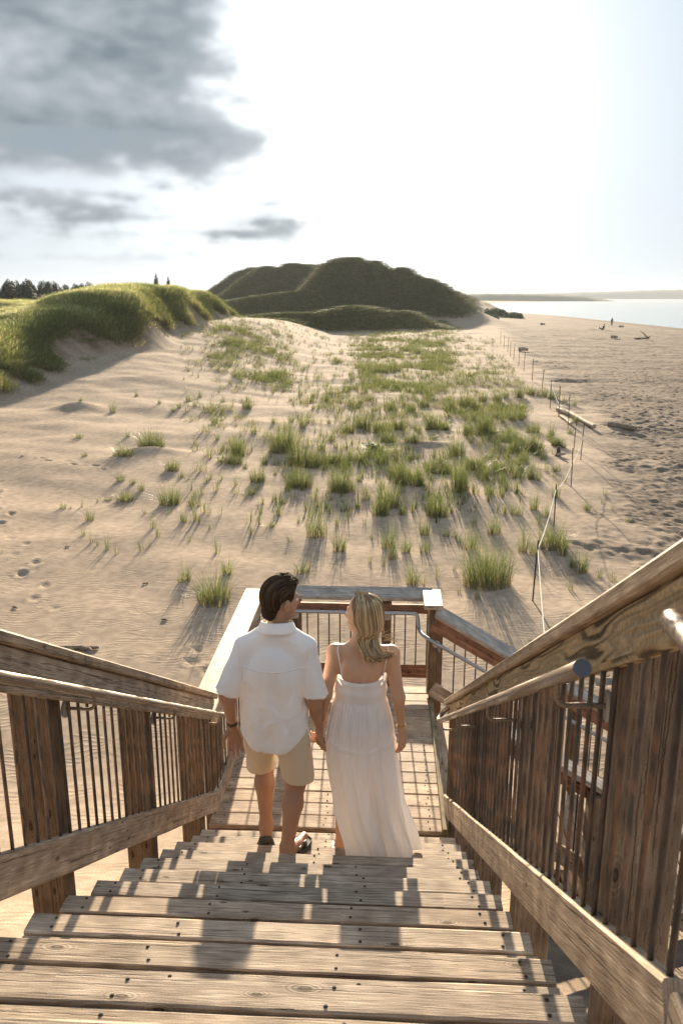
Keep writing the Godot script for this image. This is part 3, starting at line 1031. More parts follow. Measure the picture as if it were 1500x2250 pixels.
func build_railings() -> void:
	var xl := -1.165
	var xr := 0.47
	# reference line: the nosings, from the upper kink to the landing edge
	var zt := nose_z(-1)
	var zb := nose_z(12)
	var yt := tread_y(-1)
	var yb := DECK_Y
	var e := 0.30
	var slope := RISE / RUN
	# left
	var t := thing("stair_railing", "left railing of the upper stairs, wooden cap and rust-brown iron bars", "railing")
	railing(t, Vector3(xl, yt, zt), Vector3(xl, yb, zb), Vector3(1, 0, 0), 0.19, 0.914, 0.996, [0.48, 1.56, 2.64, 3.72], {"rail": M.rail, "fascia": M.fascia, "cap": M.cap, "post": M.post}, 0.19, 0.0, 0.0885, Vector2(0, 0.06))
	railing(t, Vector3(xl, yt, zt + 1.3), Vector3(xl, yt, zt + 0.004), Vector3(1, 0, 0), 0.19, 0.914, 0.996, [0.2], {"rail": M.rail, "fascia": M.fascia, "cap": M.cap, "post": M.post})
	lay("rail_block", Vector3(xl - 0.019, yb + 0.185, zb + 0.02), Vector3(xl - 0.019, yb + 0.15, zb - 0.10), Vector3(1, 0, 0), 0.04, 0.15, M.rail, t, 2)
	var hx := xl + 0.08
	var pl := func(z: float) -> Vector3: return Vector3(hx, yt + 0.872 + (z - zt) * slope, z)
	var p := pipe_part(t, PackedVector3Array([pl.call(-0.75), pl.call(-2.0), pl.call(-3.4), pl.call(-5.12)]), M.pipe)
	for z in [-1.70, -2.78, -3.86, -4.94]:
		var pp: Vector3 = pl.call(z + 0.02)
		bracket(p, Vector3(xl - 0.035, pp.y - 0.068, z + 0.02), Vector3(1, 0, 0), pp, M.pipe)
	# right
	t = thing("stair_railing", "right railing of the upper stairs with splintered top board, close to the viewer", "railing")
	var zr := -5.42
	railing(t, Vector3(xr, yt, zt), Vector3(xr, yt + (zr - zt) * slope, zr), Vector3(-1, 0, 0), 0.193, 0.950, 1.008, [0.50, 1.59, 2.68, 3.77, 4.2], {"rail": M.rail, "fascia": M.fascia_rot, "cap": M.cap, "post": M.post_grey, "wave": 0.006}, 0.19, 0.0, 0.0885, Vector2(0, 0.03), 0.05, 0.1)
	railing(t, Vector3(xr, yt, zt + 1.3), Vector3(xr, yt, zt + 0.004), Vector3(-1, 0, 0), 0.193, 0.950, 1.008, [0.35, 0.9], {"rail": M.rail, "fascia": M.fascia, "cap": M.cap, "post": M.post_grey})
	hx = xr - 0.08
	var pr := func(z: float) -> Vector3: return Vector3(hx, yt + 0.872 + (z - zt) * slope, z)
	var q: Vector3 = pr.call(-5.0)
	p = pipe_part(t, spline([pr.call(-1.50), pr.call(-2.4), pr.call(-3.6), pr.call(-4.7), q, q + Vector3(0.0, -0.045, -0.10), q + Vector3(0.03, -0.03, -0.165), q + Vector3(0.075, 0.02, -0.165), q + Vector3(0.1, 0.05, -0.14)], 5), M.pipe)
	var pd: Vector3 = (pr.call(-1.0) - pr.call(-2.0)).normalized()
	put("pipe_cap", tube_mesh(PackedVector3Array([pr.call(-1.50) + pd * 0.001, pr.call(-1.50) + pd * 0.006]), 0.0182, 14), M.pipe_end, p)
	for z in [-1.69, -2.78, -3.87, -4.85]:
		var pp: Vector3 = pr.call(z + 0.02 if z < -2.0 else z)
		bracket(p, Vector3(xr + 0.035, pp.y - 0.068, pp.z), Vector3(-1, 0, 0), pp, M.pipe)
	p = pipe_part(t, spline([Vector3(hx, yt + 0.925, -1.06), Vector3(hx, yt + 0.926, -0.98), Vector3(hx, yt + 0.93, -0.9), Vector3(hx, yt + 0.93, -0.4), Vector3(hx, yt + 0.93, 0.15)], 5), M.pipe)

	# the landing: left side and back, mitred together
	t = thing("landing_railing", "landing railing on its left and far sides, bright bare cap boards", "railing")
	var L1 := Vector3(xl, DECK_Y, -5.17)
	var L2 := Vector3(xl, DECK_Y, -7.36)
	var wood := {"rail": M.rail, "fascia": M.cap_pale, "cap": M.cap_pale, "post": M.post}
	railing(t, L1, L2, Vector3(1, 0, 0), 0.155, 0.83, 0.90, [0.35, 1.9], wood, 0.195, 0.0, 0.1, Vector2(0.12, 0.11))
	var B1 := Vector3(xl, DECK_Y, -7.36)
	var B2 := Vector3(0.47, DECK_Y, -7.36)
	var woodb := {"rail": M.fascia_red, "fascia": M.fascia_red, "cap": M.cap_blue, "post": M.post}
	railing(t, B1, B2, Vector3(0, 0, 1), 0.155, 0.80, 0.905, [0.32, 1.20], woodb, 0.19, 0.25, 0.105, Vector2(-0.02, 0.0), 0.12, 0.089)
	# the corner piece at the right end and the stout corner post
	lay("cap_board", Vector3(0.462, DECK_Y + 0.935, -7.50), Vector3(0.462, DECK_Y + 0.935, -7.07), Vector3.UP, 0.042, 0.175, M.cap_pale, t, 2)
	put("post", board(DECK_Y + 0.9 + 0.6, 0.12, 0.12, 0.001, 6), M.post, t, Transform3D(Basis(Vector3.UP, Vector3(1, 0, 0), Vector3.UP.cross(Vector3(1, 0, 0))), Vector3(0.50, (DECK_Y + 0.9 - 0.6) / 2, -7.20)))
	lay("post_trim", Vector3(0.432, DECK_Y + 0.02, -7.2), Vector3(0.432, DECK_Y + 0.905, -7.2), Vector3(1, 0, 0), 0.02, 0.05, M.rail, t, 2)
	var hy := DECK_Y + 0.79
	p = pipe_part(t, spline([Vector3(-1.07, hy, -5.6), Vector3(-1.07, hy, -6.6), Vector3(-1.07, hy, -7.2), Vector3(-1.02, hy, -7.28), Vector3(-0.9, hy, -7.28), Vector3(-0.3, hy, -7.28), Vector3(0.26, hy, -7.28), Vector3(0.315, hy - 0.01, -7.27), Vector3(0.33, hy - 0.06, -7.25), Vector3(0.335, hy - 0.115, -7.22), Vector3(0.36, hy - 0.13, -7.12), Vector3(0.40, hy - 0.135, -7.04), Vector3(0.50, hy - 0.155, -6.93), Vector3(0.6, hy - 0.21, -6.92), Vector3(1.4, hy - 0.68, -6.92), Vector3(3.1, hy - 1.675, -6.92)], 5), M.pipe_grey)
	for x in [-0.84, 0.04]:
		bracket(p, Vector3(x, hy - 0.06, -7.34), Vector3(0, 0, 1), Vector3(x, hy, -7.28), M.pipe_grey)
	bracket(p, Vector3(0.50, hy - 0.24, -7.135), Vector3(0, 0, 1), Vector3(0.52, hy - 0.16, -6.93), M.pipe_grey)

	# lower flight: far side and near side
	var woodf := {"rail": M.rail, "fascia": M.fascia_red, "cap": M.cap_blue, "post": M.post}
	t = thing("stair_railing", "far railing of the lower flight, blue-grey cap board sloping down right", "railing")
	var F1 := Vector3(0.46, DECK_Y + 0.02, -7.0)
	railing(t, F1, F1 + Vector3(2.75, -2.75 * slope, 0), Vector3(0, 0, 1), 0.13, 0.79, 0.87, [1.35, 2.6], woodf, 0.19, 0.25, 0.1, Vector2(-0.03, 0.0), 0.2)
	t = thing("stair_railing", "near railing of the lower flight, glimpsed through the right-hand bars", "railing")
	var G1 := Vector3(0.60, DECK_Y - 0.06, -5.42)
	railing(t, G1, G1 + Vector3(2.6, -2.6 * slope, 0), Vector3(0, 0, -1), 0.13, 0.79, 0.87, [0.95, 2.3], {"rail": M.rail, "fascia": M.fascia_red, "cap": M.cap_blue, "post": M.post_grey}, 0.19, 0.0, 0.1)

# ---------------------------------------------------------------- grass, trees, posts, driftwood
func blade(b: MB, at: Vector3, out: Vector3, hgt_: float, lean: float, w: float, col: Color, segs := 3) -> void:
	var side := Vector3(-out.z, 0, out.x).normalized()
	side = side.rotated(Vector3.UP, rnd(-0.9, 0.9))
	var rows := []
	var cols := []
	for i in segs + 1:
		var f := float(i) / segs
		var p := at + Vector3.UP * hgt_ * (f - 0.22 * lean * f * f) + out * hgt_ * lean * f * f
		var ww := w * (1.0 - f * 0.9) * 0.5
		rows.append(PackedVector3Array([p - side * ww, p + side * ww]))
		var c := col.lerp(Color(0.26, 0.19, 0.10), 0.75 * (1.0 - smoothstep(0.0, 0.22, f)))
		c.a = 1.0
		cols.append([c, c])
	b.loft(rows, side.cross(Vector3.UP) + Vector3(0, 0.3, 0), null, Color.WHITE, cols)

# lean: how far blades bend out; each blade gets its own share of it
func tuft(blades: int, spread: float, lean: float, w: float, dry: float, segs := 3, dark := 1.0) -> ArrayMesh:
	var b := MB.new()
	for k in blades:
		var a := rnd(0, TAU)
		var rr := sqrt(rnd(0, 1)) * spread
		var at := Vector3(cos(a) * rr, -0.03, sin(a) * rr)
		var out := Vector3(cos(a + rnd(-0.8, 0.8)), 0, sin(a + rnd(-0.8, 0.8)))
		var hh := rnd(0.38, 1.0) * (1.0 - 0.35 * rr / maxf(spread, 0.01))
		var g := rnd(0.0, 1.0)
		var col := Color(0.066, 0.094, 0.023).lerp(Color(0.175, 0.20, 0.062), g * g)
		if rnd(0, 1) < dry: col = Color(0.32, 0.25, 0.12).lerp(Color(0.44, 0.37, 0.22), rnd(0, 1))
		col = col * dark
		blade(b, at, out, hh, lean * (0.15 + 1.9 * pow(rnd(0, 1), 1.7)), w * rnd(0.7, 1.2), col, segs)
	return b.mesh()

func multi(called: String, label: String, mesh: Mesh, mat: Material, xfs: Array, cat := "grass") -> void:
	var mm := MultiMesh.new()
	mm.transform_format = MultiMesh.TRANSFORM_3D
	mm.mesh = mesh
	mm.instance_count = xfs.size()
	for i in xfs.size(): mm.set_instance_transform(i, xfs[i])
	var o := MultiMeshInstance3D.new()
	o.name = numbered(self, called)
	o.multimesh = mm
	o.material_override = mat
	add_child(o, true)
	tag(o, label, cat, "", "stuff")

func stand(x: float, z: float, s: Vector3, sink := 0.02) -> Transform3D:
	var bs := Basis(Vector3.UP, rnd(0, TAU))
	bs = bs.rotated(Vector3(1, 0, 0), rnd(-0.08, 0.08)).scaled_local(s)
	return Transform3D(bs, Vector3(x, ground_y(x, z) - sink, z))

func build_tufts() -> void:
	var kinds := []
	for k in 3: kinds.append(tuft(20, 0.22, 0.62, 0.040, 0.08))
	for k in 3: kinds.append(tuft(76, 0.30, 0.60, 0.026, 0.08))
	for k in 3: kinds.append(tuft(300, 0.36, 0.56, 0.0145, 0.08))
	for k in 2: kinds.append(tuft(780, 0.44, 0.48, 0.0088, 0.08))
	var T := [
	-3.2,-14.4,0.67,0.60, 1.8,-14.9,0.32,0.16, 1.5,-15.4,0.23,0.13, -4.1,-15.4,0.19,0.11, -4.0,-15.5,0.43,0.30, 3.7,-15.5,0.42,0.18, 0.8,-15.8,0.29,0.17, 0.6,-15.8,0.57,0.32,
	-3.2,-15.8,0.44,0.26, 2.1,-15.9,1.00,0.92, 1.1,-16.1,0.48,0.15, -1.7,-16.2,0.34,0.38, 4.7,-16.2,0.34,0.19, 4.5,-16.5,0.29,0.17, 1.5,-16.7,0.30,0.14, -8.4,-16.8,0.19,0.12,
	4.2,-16.8,0.70,0.33, -0.0,-16.9,0.36,0.14, -0.3,-17.0,0.41,0.14, 4.1,-17.1,0.41,0.24, 0.2,-17.3,0.52,0.26, -6.0,-17.3,0.30,0.15, -5.5,-17.5,0.37,0.19, -6.3,-17.6,0.54,0.19,
	-1.0,-17.8,0.64,0.35, 4.0,-17.8,0.74,0.27, -6.6,-17.8,0.27,0.11, -5.4,-17.8,0.22,0.13, 3.4,-17.9,0.53,0.27, 0.5,-17.9,0.48,0.27, -6.8,-18.0,0.38,0.19, -2.2,-18.2,0.27,0.19,
	3.2,-18.2,0.76,0.29, 0.1,-18.3,0.76,0.38, 2.0,-18.4,0.76,0.40, -4.6,-18.4,0.28,0.13, 3.9,-18.4,0.65,0.59, -5.4,-18.5,0.45,0.20, -7.2,-18.5,0.32,0.20, -1.7,-18.7,0.90,0.33,
	-3.2,-18.8,0.34,0.11, -1.5,-18.9,0.79,0.33, -0.3,-19.0,0.34,0.13, -5.7,-19.2,0.46,0.20, -4.3,-19.3,0.29,0.13, 1.5,-19.3,0.34,0.22, -2.8,-19.4,0.23,0.27, 0.9,-19.4,0.46,0.18,
	2.7,-19.5,0.58,0.38, -4.7,-19.8,0.30,0.17, -5.1,-19.9,0.42,0.21, -7.6,-20.1,0.42,0.26, -2.2,-20.1,0.24,0.17, -0.5,-20.2,0.31,0.16, 2.3,-20.4,0.36,0.19, -4.6,-20.6,0.37,0.18,
	6.2,-20.6,0.24,0.19, -5.7,-20.8,0.19,0.18, 4.2,-20.9,0.49,0.26, -6.4,-20.9,0.28,0.15, -8.7,-21.1,0.25,0.22, -0.1,-21.1,0.69,0.44, 1.4,-21.1,0.75,0.58, -8.5,-21.1,0.15,0.15,
	0.5,-21.2,0.50,0.29, 3.2,-21.3,0.30,0.15, -5.2,-21.3,0.23,0.15, -8.3,-21.4,0.32,0.12, -1.0,-21.6,0.38,0.20, 4.0,-21.6,0.69,0.29, 5.5,-21.9,0.38,0.25, -6.0,-22.0,0.66,0.57,
	-2.8,-22.0,0.21,0.15, 6.2,-22.0,0.19,0.15, -8.1,-22.1,0.26,0.15, 0.1,-22.1,0.91,0.66, 1.8,-22.2,0.47,0.20, -7.9,-22.4,0.16,0.26, -7.4,-22.4,0.34,0.47, 6.1,-22.7,0.20,0.13,
	-5.5,-22.9,0.34,0.20, 4.9,-23.2,0.61,0.29, 3.0,-23.2,0.47,0.37, -7.2,-23.3,0.33,0.24, 3.8,-23.4,0.41,0.19, 2.2,-23.6,1.24,0.54, 6.4,-23.6,0.38,0.16, -2.0,-23.7,0.28,0.19,
	-1.3,-23.7,0.84,0.76, -7.7,-24.1,0.26,0.21, -2.6,-24.2,0.64,0.78, 1.0,-24.4,0.79,0.47, -3.9,-24.5,0.61,0.45, -8.2,-24.5,0.37,0.31, 0.5,-24.7,0.87,0.53, 3.6,-24.9,0.58,0.28,
	-0.8,-25.0,0.44,0.23, 5.6,-25.3,0.38,0.20, -6.5,-25.3,0.30,0.22, -3.5,-25.5,0.30,0.17, 4.7,-25.9,0.90,0.41, 5.4,-26.0,0.36,0.20, -7.0,-26.1,0.49,0.45, 0.2,-26.4,0.52,0.30,
	1.4,-26.4,0.55,0.33, 2.0,-26.5,0.62,0.39, -4.7,-26.8,0.32,0.23, 4.5,-27.4,0.47,0.25, -2.5,-27.4,0.88,0.50, -5.2,-27.6,0.49,0.57, -3.0,-27.7,1.14,0.72, -10.5,-27.7,0.25,0.24,
	-4.2,-27.8,0.52,0.32, -0.7,-27.8,0.32,0.22, -5.7,-27.9,0.41,0.32, -9.2,-28.0,0.41,0.72, -1.6,-28.6,0.33,0.23, 0.9,-28.7,0.43,0.26, 3.5,-28.9,0.40,0.23, 4.3,-29.0,0.43,0.23,
	5.6,-29.0,0.50,0.32, -5.4,-29.2,0.86,0.53, -8.2,-29.3,0.34,0.33, -0.3,-29.6,0.21,0.67, 2.6,-29.7,0.86,0.60, -8.8,-29.9,0.79,0.85, -1.2,-30.2,0.35,0.20, -3.8,-30.3,1.15,1.13,
	-2.4,-30.3,0.62,0.41, -5.5,-30.6,0.29,0.24, 5.6,-30.8,0.97,0.55, -1.9,-30.9,0.36,0.24, -11.9,-31.0,0.33,0.32, 6.8,-31.4,0.36,0.24, -10.3,-32.0,0.34,0.22, -6.7,-32.1,0.38,0.22,
	5.4,-32.3,0.56,0.32, 0.1,-32.5,0.75,0.62, 5.1,-32.8,0.75,0.44, 1.9,-32.8,0.47,0.37, -5.4,-33.2,0.43,0.30, 6.7,-33.4,0.48,0.30, 3.4,-33.8,0.78,0.45, 4.1,-34.4,1.18,0.77,
	5.0,-34.4,0.59,0.34, -0.3,-35.0,0.71,0.47, 7.9,-35.3,0.40,0.31, 0.6,-35.5,0.82,0.48, 2.0,-35.5,1.02,0.67, 2.5,-36.2,0.52,0.36, -1.0,-36.3,0.94,0.69, -5.0,-36.4,0.46,0.33,
	-7.7,-36.4,0.47,0.37, -4.3,-37.1,0.43,0.29, -2.6,-37.2,0.34,0.25, 8.7,-38.1,0.48,0.34, -12.9,-38.1,0.67,0.34, -14.5,-38.3,0.27,0.22, 5.8,-38.4,0.44,0.30, 6.2,-38.4,0.39,0.21,
	-10.3,-39.1,0.36,0.35, -10.2,-40.0,0.46,0.27, -9.6,-40.9,0.38,0.28, -11.4,-40.9,0.33,0.23, -7.0,-41.2,0.71,0.46, -0.6,-41.2,0.52,0.37, 1.3,-41.3,0.66,0.46, -3.7,-41.9,0.34,0.23,
	0.3,-42.1,0.63,0.51, 3.3,-42.3,0.82,0.61, 4.5,-42.3,0.87,0.51, -10.4,-42.9,0.62,0.39, -13.2,-43.0,0.35,0.24, -1.4,-43.8,0.50,0.34, 2.0,-44.0,0.65,0.58, 4.2,-44.1,1.00,0.63,
	-10.2,-44.7,0.52,0.30, 10.1,-44.8,0.45,0.34, -5.3,-45.5,0.37,0.25, 9.8,-45.7,0.57,0.40, 5.4,-46.2,0.73,0.46, 6.2,-46.3,0.79,0.51, 9.4,-47.0,0.64,0.57, 6.8,-47.3,0.70,0.42,
	7.6,-47.4,0.80,0.47, 9.1,-48.7,0.71,0.64, 8.5,-49.1,0.72,0.59, 
	]
	var made := []
	var i := 0
	var k := 0
	while i < T.size():
		var x: float = T[i]
		var z: float = T[i + 1]
		var hh: float = T[i + 2] * 1.5
		var ww: float = maxf(T[i + 3], 0.12)
		var kind := 0
		if ww > 0.75: kind = 9 + k % 2
		elif ww > 0.42: kind = 6 + k % 3
		elif ww > 0.2: kind = 3 + k % 3
		else: kind = k % 3
		var o := MeshInstance3D.new()
		o.name = numbered(self, "grass_tuft")
		o.mesh = kinds[kind]
		add_child(o, true)
		for s in o.mesh.get_surface_count(): o.set_surface_override_material(s, M.grass)
		var sw := ww * (1.45 if kind < 9 else 1.2)
		o.transform = stand(x, z, Vector3(sw, hh, sw))
		made.append([o, kind, x, -z])
		i += 4
		k += 1
	# more small tufts filling the middle of the sand
	var added := 0
	for q in 900:
		if added >= 110: break
		var d := lerpf(16.5, 36.0, sqrt(rng.randf()))
		var x := rnd(-0.21, 0.21) * d
		if x > fence_x(d) - 0.3: continue
		var dens := 0.25 + 0.75 * smoothstep(-0.09, 0.0, x / d)
		dens *= smoothstep(-0.25, 0.3, nz_med.get_noise_2d(x * 1.6 + 5.0, d * 1.1))
		if rng.randf() > dens: continue
		var kind := (rng.randi() % 6) if rng.randf() < 0.8 else 6 + rng.randi() % 3
		var o := MeshInstance3D.new()
		o.name = numbered(self, "grass_tuft")
		o.mesh = kinds[kind]
		add_child(o, true)
		o.set_surface_override_material(0, M.grass)
		var sw := rnd(0.2, 0.36) if kind < 3 else (rnd(0.36, 0.6) if kind < 6 else rnd(0.6, 1.0))
		o.transform = stand(x, -d, Vector3(sw, rnd(0.45, 0.95), sw))
		made.append([o, kind, x, d])
		added += 1

	name_tufts(made)

# every tuft is told apart by its look, the stake it stands level with and its rank from the left
func name_tufts(made: Array) -> void:
	var levels := [14.8, 19.8, 24.5, 28.7, 36.3, 43.8, 51.0]
	var names := ["nearest", "second", "third", "fourth", "sixth", "eighth", "ninth"]
	var ords := ["first", "second", "third", "fourth", "fifth", "sixth", "seventh", "eighth", "ninth", "tenth", "eleventh", "twelfth", "thirteenth", "fourteenth", "fifteenth", "sixteenth", "seventeenth", "eighteenth", "nineteenth", "twentieth"]
	var looks := ["thin sprig of grass", "upright grass tuft", "thick grass tuft", "broad dense grass clump"]
	var bins := {}
	for m in made:
		var best := 0
		for q in levels.size():
			if absf(levels[q] - m[3]) < absf(levels[best] - m[3]): best = q
		var look: int = 0 if m[1] < 3 else (1 if m[1] < 6 else (2 if m[1] < 9 else 3))
		var key := best * 4 + look
		if not bins.has(key): bins[key] = []
		bins[key].append([m[2] / m[3], m[0]])
	for key in bins:
		var row: Array = bins[key]
		row.sort_custom(func(p, q): return p[0] < q[0])
		for r in row.size():
			var place: String
			if row.size() == 1: place = "the only one level with the %s stake" % names[key / 4]
			elif r < ords.size(): place = "%s from the left level with the %s stake" % [ords[r], names[key / 4]]
			elif row.size() - r <= 20: place = "%s from the right level with the %s stake" % [ords[row.size() - 1 - r], names[key / 4]]
			else: place = "number %d from the left level with the %s stake" % [r + 1, names[key / 4]]
			tag(row[r][1], looks[key % 4] + ", " + place, "grass tuft", "beach grass tufts on the sand")

func build_meadows() -> void:
	var patch := []
	for k in 3: patch.append(tuft(64, 0.85, 0.7, 0.026, 0.12 + 0.10 * k, 2, [1.3, 1.75, 2.1][k]))
	var clumps := [tuft(9, 0.26, 0.5, 0.055, 0.06, 2), tuft(24, 0.4, 0.5, 0.036, 0.06, 2), tuft(64, 0.55, 0.45, 0.024, 0.06, 2)]
	var lists := [[], [], []]
	# dune meadow on the left
	for q in 80000:
		var d := rnd(24.0, 118.0)
		var x := foot_x(d) - pow(rng.randf(), 1.6) * 34.0 - 0.3
		if absf(x) > d * 0.62 + 6.0: continue
		var m := meadow(x, -d)
		if rng.randf() > m * 1.1 - 0.05: continue
		var hh := rnd(0.45, 0.95) * (0.8 + 0.5 * nz_med.get_noise_2d(x, -d))
		var ex := foot_x(d) - x
		var pick := clampi(int(smoothstep(0.5, 7.0, ex) * 2.0 + rng.randf_range(-0.3, 1.2) + nz_med.get_noise_2d(x * 0.7, d * 0.7) * 1.4), 0, 2)
		lists[pick].append(stand(x, -d, Vector3(1.0, hh, 1.0), 0.05))
	for k in 3: multi("dune_grass", "tall backlit grass covering the left dune", patch[k], M.grass, lists[k])
	# grass on the far hill and low dunes
	var far := []
	for q in 90000:
		var d := rnd(116.0, 330.0)
		var x := rnd(-62.0, 34.0)
		if x < -0.36 * d: continue
		if rng.randf() > meadow(x, -d): continue
		var s := rnd(0.9, 1.9)
		far.append(stand(x, -d, Vector3(s * 1.3, rnd(0.3, 0.55), s * 1.3), 0.05))
	multi("hill_grass", "dark green grass over the far hill and the low dunes", tuft(22, 0.9, 0.8, 0.07, 0.08, 2, 1.25), M.grass_far, far)
	# the middle ground: clumps in drifts with bare sand between
	var mid := [[], [], []]
	for q in 75000:
		var d := lerpf(17.0, 150.0, pow(rng.randf(), 1.0))
		var r := rnd(-0.25, 0.17)
		var x := r * d
		if x > fence_x(d) - 0.6: continue
		if meadow(x, -d) > 0.3: continue
		var dens := 0.0
		dens = maxf(dens, smoothstep(-0.055, -0.02, r) * smoothstep(0.105, 0.06, r) * smoothstep(38.0, 52.0, d) * smoothstep(150.0, 110.0, d))
		dens = maxf(dens, 0.75 * smoothstep(0.06, 0.10, r) * smoothstep(0.19, 0.15, r) * smoothstep(33.0, 40.0, d) * smoothstep(60.0, 50.0, d))
		dens = maxf(dens, smoothstep(-0.24, -0.19, r) * smoothstep(-0.10, -0.135, r) * smoothstep(46.0, 54.0, d) * smoothstep(98.0, 84.0, d))
		dens = maxf(dens, 0.34 * smoothstep(17.0, 24.0, d) * smoothstep(95.0, 60.0, d) * (0.35 + 0.65 * smoothstep(-0.14, -0.04, r)))
		dens = maxf(dens, 0.10 * smoothstep(60.0, 70.0, d) * smoothstep(130.0, 110.0, d))
		dens *= 0.22 + 1.0 * smoothstep(-0.25, 0.45, nz_med.get_noise_2d(x * 0.8 + 70.0, -d * 0.45))
		if rng.randf() > dens * 0.40: continue
		var pk := rng.randf()
		var kk := 0 if pk < 0.66 or d < 26.0 else (1 if pk < 0.93 else 2)
		var s: float = rnd(0.4, 0.8) * [0.8, 1.0, 1.35][kk]
		mid[kk].append(stand(x, -d, Vector3(s, rnd(0.4, 0.85), s)))
	for k in 3: multi("sand_grass", ["thin sprigs of beach grass strewn over the sand in the middle distance", "tufts of beach grass strewn over the sand in the middle distance", "dense clumps among the beach grass in the middle distance"][k], clumps[k], M.grass, mid[k])
	print("meadow ", lists[0].size() * 3, " far ", far.size(), " mid ", mid[0].size())

func conifer(h: float, seed_: int) -> Array:
	var b := MB.new()
	b.tube(PackedVector3Array([Vector3(0, -0.4, 0), Vector3(0, h * 0.5, 0), Vector3(0, h * 0.97, 0)]), PackedFloat32Array([0.16, 0.09, 0.02]), 6)
	var c := MB.new()
	var lv := 20
	for i in lv:
		var f := float(i) / lv
		var y := h * (0.10 + 0.88 * f)
		var reach := h * 0.27 * pow(1.0 - f, 0.8) + 0.12
		for k in 7:
			var a := TAU * (k + rnd(-0.4, 0.4)) / 7.0 + i
			var r := reach * rnd(0.55, 1.2)
			var o := Vector3(cos(a), 0, sin(a))
			var sd := Vector3(-o.z, 0, o.x) * r * 0.34
			var p0 := Vector3(0, y + 0.1, 0)
			var p1 := o * r * 0.55 + Vector3(0, y + 0.02, 0)
			var p2 := o * r + Vector3(0, y - r * 0.28 + rnd(-0.1, 0.1), 0)
			var g := rnd(0.0, 1.0)
			var col := Color(0.04, 0.06, 0.036).lerp(Color(0.08, 0.10, 0.06), g)
			var up := Vector3(o.x * 0.4, 1, o.z * 0.4).normalized()
			c.tri(p0, p1 - sd, p1 + sd, up, col)
			c.tri(p1 - sd, p2, p1 + sd, up, col)
			c.tri(p1 - Vector3(0, 0.3, 0), p1 - sd * 1.2 - Vector3(0, 0.12, 0), p2 - Vector3(0, 0.22, 0), up, col)
			c.tri(p1 - Vector3(0, 0.3, 0), p1 + sd * 1.2 - Vector3(0, 0.12, 0), p2 - Vector3(0, 0.22, 0), up, col)
	return [b.mesh(), c.mesh()]

func build_trees() -> void:
	var protos := []
	for k in 4: protos.append(conifer(8.0, k))
	for i in 74:
		var f := i / 73.0
		var x := lerpf(-76.0, -51.0, f) + rnd(-1.2, 1.2)
		var z := -143.0 + rnd(-8.0, 8.0) - 8.0 * (i % 2)
		var t := thing("spruce_tree", "dark spruce in the wood behind the left dune", "tree", Vector3(x, hgt(x, z) - 0.3, z), "dark spruces beyond the left dune")
		var p: Array = protos[rng.randi() % 4]
		put("trunk", p[0], M.bark, t)
		put("crown", p[1], M.spruce, t)
		var s := rnd(0.80, 0.98) * lerpf(1.0, 0.86, f)
		t.scale = Vector3(s * rnd(1.3, 1.9), s, s * rnd(1.3, 1.9))
		t.rotation.y = rnd(0, TAU)
	var spec := [[-23.9, -87.0, 0.24, "lone small spruce tip above the left dune's crest"], [-22.9, -88.0, 0.20, "shorter spruce tip at the right of the pair above the dune's crest"]]
	for q in spec:
		var t := thing("spruce_tree", q[3], "tree", Vector3(q[0], hgt(q[0], q[1]) - 0.2, q[1]))
		put("trunk", protos[1][0], M.bark, t)
		put("crown", protos[1][1], M.spruce, t)
		t.scale = Vector3(q[2], q[2] * 1.05, q[2])
	# shrubs where the hill meets the beach
	var bush := MB.new()
	for k in 260:
		var dr := Vector3(rnd(-1, 1), rnd(-0.1, 1), rnd(-1, 1)).normalized()
		var p := Vector3(dr.x, dr.y * 0.8, dr.z) * rnd(0.6, 1.0)
		var s1 := Vector3(rnd(-1, 1), rnd(-1, 1), rnd(-1, 1)).normalized() * 0.17
		var s2 := dr.cross(s1).normalized() * 0.17
		var g := rnd(0, 1)
		bush.tri(p + s1, p - s1 * 0.6 + s2, p - s1 * 0.6 - s2, dr, Color(0.045, 0.075, 0.03).lerp(Color(0.10, 0.13, 0.05), g))
	var bm := bush.mesh()
	var stem := tube_mesh(PackedVector3Array([Vector3(0, -0.3, 0), Vector3(0, 0.5, 0)]), 0.06, 6)
	for q in [[30.5, -243.0, 2.6, "dark rounded shrub where the hill meets the beach, left of two"], [35.0, -238.0, 2.2, "dark rounded shrub at the beach edge, right of two"], [26.0, -215.0, 1.7, "low shrub at the toe of the far hill"]]:
		var t := thing("shrub", q[3], "shrub", Vector3(q[0], hgt(q[0], q[1]) - 0.2, q[1]))
		put("foliage", bm, M.spruce, t)
		put("stem", stem, M.bark, t)
		t.scale = Vector3(q[2] * 1.5, q[2], q[2] * 1.3)

